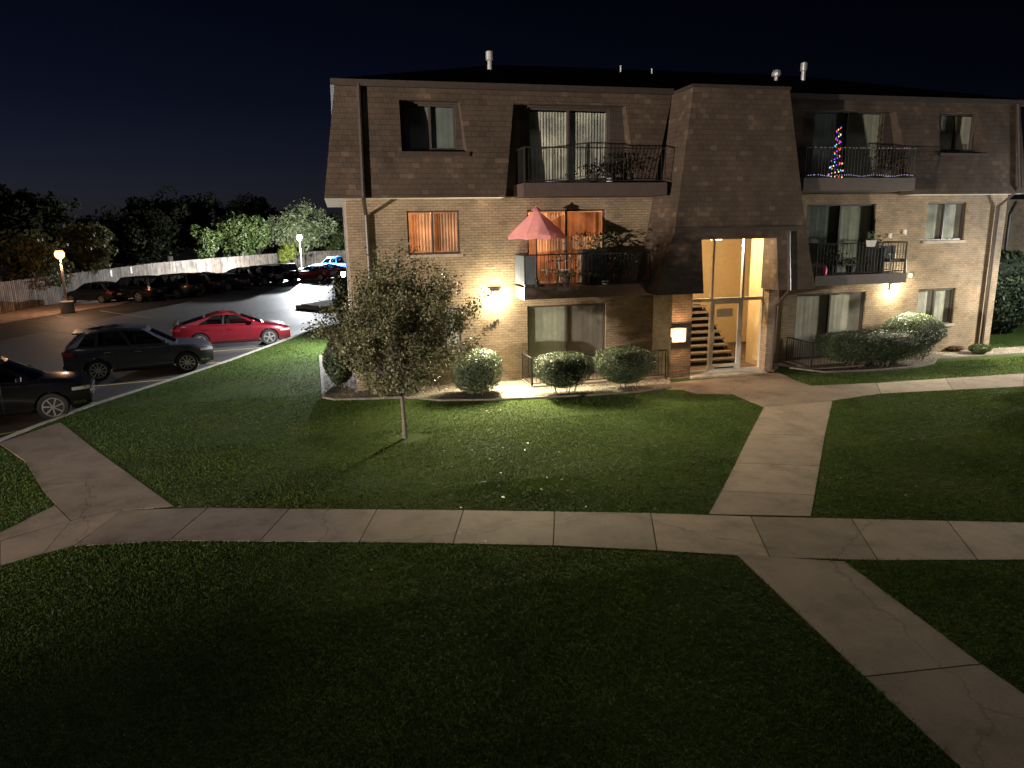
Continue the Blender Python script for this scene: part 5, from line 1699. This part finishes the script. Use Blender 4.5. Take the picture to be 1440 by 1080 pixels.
# white fabric screen tied to the left end of the railing
mb = MB(); xs_ = bL2[0]+.03; zq = FY(800, 357.5, YB)[1]
for i in range(8):
    ya, yb2 = YB+.02+i*.135, YB+.02+(i+1)*.135
    mb.quad((xs_-.012-.012*(i % 2), ya, zB2+.07), (xs_-.012-.012*((i+1) % 2), yb2, zB2+.07), (xs_-.012-.012*((i+1) % 2), yb2, zq-.02), (xs_-.012-.012*(i % 2), ya, zq-.02))
for i in range(3):
    xa_, xb2_ = xs_+.02+i*.1, xs_+.02+(i+1)*.1
    mb.quad((xa_, YB+.02, zB2+.07), (xb2_, YB+.025, zB2+.07), (xb2_, YB+.025, zq-.02), (xa_, YB+.02, zq-.02))
o = mb.build('privacy_screen', cloth_mat('blue_grey_fabric', (.1, .115, .14), .15), None, org=(xs_, YB+.5, zB2+.07))
tag(o, 'blue grey fabric screen tied to the left end of the second floor railing', 'screen')
# storage cabinet
xa_, xb2_ = FY(817, 375, 19.75)[0], FY(851, 375, 19.75)[0]
t = thing('storage_cabinet', 'tall dark storage cabinet on the second floor balcony behind the railing', 'cabinet', ((xa_+xb2_)/2, 19.8, zB2))
zc2 = FY(834, 352, 19.7)[1]
mb = MB(); mb.box(xa_, xb2_, 19.62, 20.02, zB2+.02, zc2); mb.build('carcass', plain('slate_plastic', (.022, .027, .033), .5), t)
mb = MB(); mb.box(xa_-.02, xb2_+.02, 19.6, 20.04, zc2, zc2+.03); mb.build('lid', M['black_plastic'], t)
mb = MB(); mb.box((xa_+xb2_)/2-.005, (xa_+xb2_)/2+.005, 19.612, 19.62, zB2+.04, zc2-.02); mb.build('door_gap', M['black_plastic'], t)
# pale towel hanging down the cabinet's left edge
xt = FY(814, 375, 19.7)[0]
mb = MB()
for i in range(6):
    z0_, z1_ = zB2+.08+i*.13, zB2+.08+(i+1)*.13
    mb.quad((xt-.05+.02*math.sin(i*2), 19.6, z0_), (xt+.04+.02*math.sin(i*2), 19.6, z0_), (xt+.04+.02*math.sin(i*2+2), 19.6, z1_), (xt-.05+.02*math.sin(i*2+2), 19.6, z1_))
o = mb.build('hanging_cloth', cloth_mat('pale_cloth', (.55, .5, .45), .2), None, org=(xt, 19.6, zB2+.08)); tag(o, 'pale crumpled cloth hanging beside the dark storage cabinet', 'cloth')


def potted(x, y, z, h, r, label, mat, n=420, leaf=.04, pot=(.07, .045, .035), group=None, name='potted_plant', ph=.24):
    t = thing(name, label, 'plant', (x, y, z), 0, group)
    mb = MB(); mb.lathe([(.09, 0), (.13, ph), (.14, ph), (.14, ph+.02)], (x, y, z), 12); mb.build('pot', plain('pot_'+label[:8], pot, .8), t)
    C = np.stack([x+rng.normal(size=n)*r*.5, y+rng.normal(size=n)*r*.4, z+ph+rng.uniform(0, 1, n)**.8*(h-ph)], 1)
    foliage('foliage', C, rng.normal(size=(n, 3)), leaf, mat, t, .45)
    for i in range(4):
        mb = MB(); mb.tube([(x, y, z+ph*.8), (x+random.uniform(-r, r)*.4, y+random.uniform(-r, r)*.3, z+h*.85)], .008, 4)
        mb.build('stem', M['bark'], t)
    return t


GP = 'plants on the second floor balcony'
potted(FY(845, 360, 20.1)[0], 20.2, zB2, FY(845, 326, 20.1)[1]-zB2, .75, 'tall dark leafy plant in front of the right half of the orange door', DARKG, 620, .06, group=GP)
potted(FY(796, 395, 19.55)[0], 19.55, zB2, .42, .35, 'low leafy plant with pale flowers on the balcony floor near the railing', PALE, 260, .035, group=GP)
potted(FY(826, 398, 19.5)[0], 19.52, zB2, .36, .45, 'low trailing plant in front of the storage cabinet', GREEN, 260, .035, group=GP)
potted(FY(868, 388, 19.9)[0], 19.9, zB2, .9, .5, 'bushy dark plant right of the storage cabinet', DARKG, 420, .05, group=GP)
x, z = FY(852, 400, 19.45)
o = MB().lathe([(.07, 0), (.1, .02), (.11, .1), (.1, .11)], (x-.0, 19.5, zB2), 12).build('white_bowl', M['sign_white'], None, org=(x, 19.5, zB2)); tag(o, 'small white bowl on the balcony edge below the storage cabinet', 'bowl')
# upper left balcony
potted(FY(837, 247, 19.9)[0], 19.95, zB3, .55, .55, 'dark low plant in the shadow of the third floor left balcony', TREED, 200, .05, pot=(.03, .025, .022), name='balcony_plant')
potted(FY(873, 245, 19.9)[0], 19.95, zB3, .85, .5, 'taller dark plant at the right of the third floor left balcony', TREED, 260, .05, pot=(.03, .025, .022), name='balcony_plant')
x, z = FY(857, 251, 19.7)
o = MB().lathe([(.05, 0), (.1, .03), (.12, .1), (.06, .15), (.02, .16)], (x, 19.7, zB3), 12).build('white_pot', M['sign_white'], None, org=(x, 19.7, zB3)); tag(o, 'small pale pot on the third floor left balcony floor', 'pot')
# right second floor balcony
zR = zR2[0]
x = FY(1215, 345, 19.6)[0]; z = FY(1215, 341, 19.6)[1]
t = thing('hanging_planter', 'white square planter hooked on the right second floor railing', 'planter', (x, YB-.02, FY(1215, 347, YB)[1]), 0)
zq0, zq1 = FY(1215, 347, YB)[1], FY(1215, 338, YB)[1]
mb = MB(); mb.add([(x-.09, YB-.12, zq0), (x+.09, YB-.12, zq0), (x+.09, YB+.02, zq0), (x-.09, YB+.02, zq0), (x-.12, YB-.15, zq1), (x+.12, YB-.15, zq1), (x+.12, YB+.03, zq1), (x-.12, YB+.03, zq1)], [(0, 3, 2, 1), (4, 5, 6, 7), (0, 1, 5, 4), (1, 2, 6, 5), (2, 3, 7, 6), (3, 0, 4, 7)]); mb.build('box', M['sign_white'], t)
C = np.stack([x+rng.normal(size=90)*.09, YB-.06+rng.normal(size=90)*.05, zq1+rng.uniform(0, .28, 90)], 1); foliage('foliage', C, rng.normal(size=(90, 3)), .03, PALE, t)
x = FY(1162, 383, YB)[0]
o = MB().lathe([(.05, 0), (.09, .04), (.1, .2), (.07, .28), (.04, .3)], (x, YB+.12, zR), 12).build('pink_jug', plain('pink_plastic', (.75, .05, .2), .4), None, org=(x, YB+.12, zR)); tag(o, 'bright pink jug at the left end of the right second floor balcony', 'jug')
xa_, xb2_ = FY(1226, 370, 19.7)[0], FY(1241, 370, 19.7)[0]
t = thing('storage_box', 'tall black storage box beside the folding chair on the right balcony', 'box', ((xa_+xb2_)/2, 19.8, zR))
mb = MB(); mb.box(xa_, xb2_, 19.6, 20.0, zR+.01, FY(1234, 350, 19.6)[1]); mb.build('carcass', M['black_plastic'], t)
mb = MB(); mb.box(xa_-.015, xb2_+.015, 19.58, 20.02, FY(1234, 350, 19.6)[1], FY(1234, 350, 19.6)[1]+.03); mb.build('lid', M['metal'], t)
# lounge chair with metal arms
xc = FY(1254, 372, 19.8)[0]
t = thing('lounge_chair', 'padded metal armchair at the right end of the right second floor balcony', 'chair', (xc, 19.8, zR))
mb = MB(); mb.box(xc-.26, xc+.26, 19.55, 20.0, zR+.34, zR+.44); mb.build('seat', M['cabin'], t)
mb = MB(); mb.box(xc-.26, xc+.26, 20.0, 20.08, zR+.42, zR+.85); mb.build('backrest', M['cabin'], t)
for sx in (-1, 1):
    mb = MB(); mb.tube([(xc+sx*.29, 19.5, zR), (xc+sx*.29, 19.52, zR+.35), (xc+sx*.29, 19.6, zR+.6), (xc+sx*.29, 20.02, zR+.62), (xc+sx*.29, 20.06, zR)], .018, 6); mb.build('arm', M['galv'], t)
potted(FY(1252, 345, 19.6)[0], 20.2, zR, FY(1252, 330, 20)[1]-zR, .25, 'plant in a dark pot against the brick at the right balcony end', DARKG, 160, .04, pot=(.06, .05, .07), name='potted_plant')
potted(FY(1168, 375, 19.9)[0], 19.9, zR, .75, .4, 'leafy green plant behind the left bars of the right second floor balcony', GREEN, 260, .05, name='potted_plant')
potted(FY(1195, 380, 19.8)[0], 19.8, zR, .5, .5, 'low spreading plant before the right second floor glass door', DARKG, 260, .05, name='potted_plant')
# satellite/cable plates on the wall
for px, py, lb in ((1281, 387, 'small white junction box on the brick right of the balcony corner'), (1252, 331, 'tiny pale bracket on the brick above the armchair'), (1273, 326, 'tiny pale plate on the brick right of the balcony door')):
    x, z = FY(px, py, Y0-.03)
    mb = MB(); mb.box(x-.06, x+.05, Y0-.05, Y0-.002, z-.07, z+.07); mb.box(x-.02, x+.02, Y0-.06, Y0-.05, z-.1, z-.02)
    w = mb.build('junction_box', M['sign_white'], B); w['label'] = lb

# festive lights on the third floor right balcony
zR3t = zR3[0]
x0_, yy = FY(1177, 240, 19.55)[0], 19.6
ztt = FY(1178, 180, yy)[1]
t = thing('spiral_light_tree', 'tall thin spiral of coloured festive lights on the third floor right balcony', 'light tree', (x0_, yy, zR3t))
mb = MB(); mb.tube([(x0_, yy, zR3t), (x0_, yy, ztt)], .01, 5); mb.lathe([(.14, 0), (.12, .02), (.02, .03)], (x0_, yy, zR3t), 10); mb.build('pole', M['metal'], t)
COLS = [(1, .6, .06), (.1, .06, 1), (1, .08, .04), (.1, .7, 1), (.35, .06, 1), (1, .75, .25)]
mb = MB(); pts = []; bulbs = [MB() for _ in COLS]
hh_ = ztt-zR3t
for i in range(90):
    u = i/89; a = u*2*PI*7; r_ = .03+.2*(1-u)**1.3 if u < .35 else .06+.04*(1-u)
    p = (x0_+r_*math.cos(a), yy+r_*math.sin(a), zR3t+.03+hh_*u); pts.append(p)
    if i % 2 == 0 or u < .3: bulbs[random.randrange(6)].lathe([(.004, -.02), (.017, -.005), (.014, .015), (.003, .024)], p, 6)
mb.tube(pts, .006, 4); wire = mb.build('wire', M['metal'], t)
for c_, b_ in zip(COLS, bulbs):
    if b_.v: b_.build('bulbs', emis('bulb_%d_%d' % (int(c_[0]*9), int(c_[2]*9)), c_, 2.0), wire)


def light_string(pts, label, n, mat=None):
    t = thing('light_string', label, 'string lights', pts[0])
    mb = MB(); mb.tube(pts, .005, 4); w = mb.build('wire', M['metal'], t)
    m2 = MB(); P = [Vector(p) for p in pts]
    seg = [(P[i+1]-P[i]).length for i in range(len(P)-1)]; tot = sum(seg)
    for i in range(n):
        s = tot*(i+random.uniform(.2, .8))/n; k = 0
        while k < len(seg)-1 and s > seg[k]: s -= seg[k]; k += 1
        q = P[k].lerp(P[k+1], min(1, s/seg[k]))
        m2.lathe([(.002, -.015), (.01, 0), (.002, .015)], (q.x, q.y-.02, q.z), 5)
    m2.build('bulbs', mat or M['fairy'], w)


M['fairy'] = emis('fairy_bulb', (.6, .58, 1), 1.0); M['fairy_dim'] = emis('faint_fairy_bulb', (.9, .85, .9), .35)
zq = zR3t+.07
x0_, x1_ = bR3[0]+.1, bR3[1]-.06
light_string([(x0_+(x1_-x0_)*i/10, YB+.03, zq+.03*math.sin(i*2.2)) for i in range(11)], 'string of small white lights along the foot of the third floor right railing', 46)
zq = FY(1200, 207.5, YB)[1]
light_string([(x0_+.2+(x1_-x0_-.2)*i/10, YB+.03, zq+.0+.012*math.sin(i*3)) for i in range(11)], 'string of faint lights along the top of the third floor right railing', 26, M['fairy_dim'])
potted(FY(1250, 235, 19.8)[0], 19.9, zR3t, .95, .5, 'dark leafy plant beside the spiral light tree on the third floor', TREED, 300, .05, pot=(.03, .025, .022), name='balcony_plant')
x = FY(1249, 226, 19.7)[0]
o = MB().lathe([(.04, 0), (.11, .04), (.12, .12), (.05, .16)], (x, 19.7, FY(1249, 226, 19.7)[1]-.08), 12).build('pale_planter', M['kerb'], None, org=(x, 19.7, FY(1249, 226, 19.7)[1]-.08))
o.location.z = zR3t; tag(o, 'pale round pot among the dark plants on the third floor right balcony', 'pot')

# ------------------------------------------------------------------ light
mb = MB(); mb.box(XL-.06, XL-.002, 28.39, 28.61, 2.8, 3.02); mb.box(XL-.18, XL-.06, 28.38, 28.62, 2.99, 3.03); sw_ = mb.build('wall_light', M['black_plastic'], B)
mb = MB(); mb.lathe([(.04, -.1), (.085, -.06), (.09, .04), (.07, .085)], (XL-.13, 28.5, 2.9), 14); mb.build('lens', M['white_lens'], sw_, smooth=True)
def point(name, loc, col, power, size=.1):
    d = bpy.data.lights.new(name, 'POINT'); d.color = col; d.energy = power; d.shadow_soft_size = size
    o = bpy.data.objects.new(name, d); COL.objects.link(o); o.location = loc
    return o


def spot(name, loc, aim, col, power, deg, blend=.5, size=.1):
    d = bpy.data.lights.new(name, 'SPOT'); d.color = col; d.energy = power; d.shadow_soft_size = size; d.spot_size = R(deg); d.spot_blend = blend
    o = bpy.data.objects.new(name, d); COL.objects.link(o); o.location = loc
    o.rotation_euler = (Vector(aim)-Vector(loc)).to_track_quat('-Z', 'Y').to_euler()
    return o


point('lamp_light', (l1x, l1y, l1z-.6), (1, .55, .3), 600, .18)
point('lamp_light', (l2x, l2y, l2z-.62), (.92, .96, 1), 62000, .18)
spot('lamp_light', (l3x+.3, l3y+.1, l3z-.3), (l3x+10, l3y+5.7, l3z+.6), (1, .86, .72), 72000, 40, .8, .22)
point('wall_lamp_light', (fl1[0], Y0-.27, fl1[1]-.02), (1, .86, .55), 300, .09)
spot('wall_lamp_light', (fl1[0], Y0-.34, fl1[1]-.05), (fl1[0]+.2, Y0-1.5, fl1[1]-.95), (1, .88, .56), 4600, 140, 1, .24)
point('wall_lamp_light', (fl2[0], Y0-.32, fl2[1]-.05), (1, .88, .58), 120, .07)
spot('wall_lamp_light', (fl2[0], Y0-.34, fl2[1]-.08), (fl2[0]+.2, Y0-1.5, fl2[1]-1.0), (1, .9, .6), 1300, 140, 1, .07)
spot('lamp_light', (25.2, 17.6, 3.4), (20, 17, 0), (1, .9, .7), 3000, 130, .6, .12)
point('sconce_light', (sconce[0]-.02, YF-.25, sconce[1]), (1, .58, .3), 85, .08)
point('hall_light', ((XE0+XE1)/2, 20.3, zo2-.25), (1, .76, .45), 400, .12)
point('room_light', (OP['WL2'][0]+.1, Y0+1.4, rd-.25), (1, .52, .28), 130, .12)
point('room_light', (OP['PL2'][0]+.1, Y0+1.1, rd-.25), (1, .52, .28), 200, .12)
sx_, sy_ = XL-.3, 28.5
spot('side_wall_light', (sx_, sy_, 2.9), (sx_-1.6, sy_-.6, 1.4), (.95, .97, 1), 3000, 150, .5, .06)

w = bpy.data.worlds.new('World'); S.world = w; w.use_nodes = True
nt = w.node_tree
for n_ in list(nt.nodes): nt.nodes.remove(n_)
sky = nt.nodes.new('ShaderNodeTexSky'); sky.sky_type = 'NISHITA'; sky.sun_disc = False
sky.sun_elevation = R(35); sky.sun_rotation = R(150); sky.altitude = 200; sky.air_density = 1; sky.dust_density = 1; sky.ozone_density = 3
bg = nt.nodes.new('ShaderNodeBackground'); bg.inputs['Strength'].default_value = .0038
wo = nt.nodes.new('ShaderNodeOutputWorld')
tint = nt.nodes.new('ShaderNodeMixRGB'); tint.blend_type = 'MULTIPLY'; tint.inputs['Fac'].default_value = 1; tint.inputs[2].default_value = (.9, .7, .9, 1)
tcw = nt.nodes.new('ShaderNodeTexCoord'); sep = nt.nodes.new('ShaderNodeSeparateXYZ'); nt.links.new(tcw.outputs['Generated'], sep.inputs[0])
gz = ramp(nt, [(0, (.75, .8, 1)), (.06, (.58, .63, .78)), (.16, (.3, .35, .47)), (.32, (.13, .16, .25)), (1, (.1, .12, .2))]); nt.links.new(sep.outputs['Z'], gz.inputs['Fac'])
mrx = nt.nodes.new('ShaderNodeMapRange'); mrx.inputs['From Min'].default_value = -.5; mrx.inputs['From Max'].default_value = .75; mrx.inputs['To Min'].default_value = 1.15; mrx.inputs['To Max'].default_value = .38
nt.links.new(sep.outputs['X'], mrx.inputs['Value'])
gm = nt.nodes.new('ShaderNodeMixRGB'); gm.blend_type = 'MULTIPLY'; gm.inputs['Fac'].default_value = 1
nt.links.new(gz.outputs['Color'], gm.inputs[1]); nt.links.new(mrx.outputs['Result'], gm.inputs[2])
gs = nt.nodes.new('ShaderNodeMixRGB'); gs.blend_type = 'MULTIPLY'; gs.inputs['Fac'].default_value = 1
nt.links.new(sky.outputs['Color'], tint.inputs[1]); nt.links.new(tint.outputs['Color'], gs.inputs[1]); nt.links.new(gm.outputs['Color'], gs.inputs[2]); nt.links.new(gs.outputs['Color'], bg.inputs['Color']); nt.links.new(bg.outputs['Background'], wo.inputs['Surface'])
sd = bpy.data.lights.new('foreground_fill', 'SUN'); sd.energy = .15; sd.angle = R(12); sd.color = (1, .95, .88)  # soft fill lamp added to lift the foreground, not a known source
so = bpy.data.objects.new('foreground_fill', sd); COL.objects.link(so); so.rotation_euler = (R(38), 0, R(-25)); so.location = (0, -20, 40)
vs_ = S.view_settings
vs_.view_transform = 'Standard'; vs_.look = 'None'; vs_.exposure = .15; vs_.gamma = 1
S.cycles.max_bounces = 6; S.cycles.transparent_max_bounces = 10
S.cycles.sample_clamp_indirect = 4
S.cycles.use_denoising = True
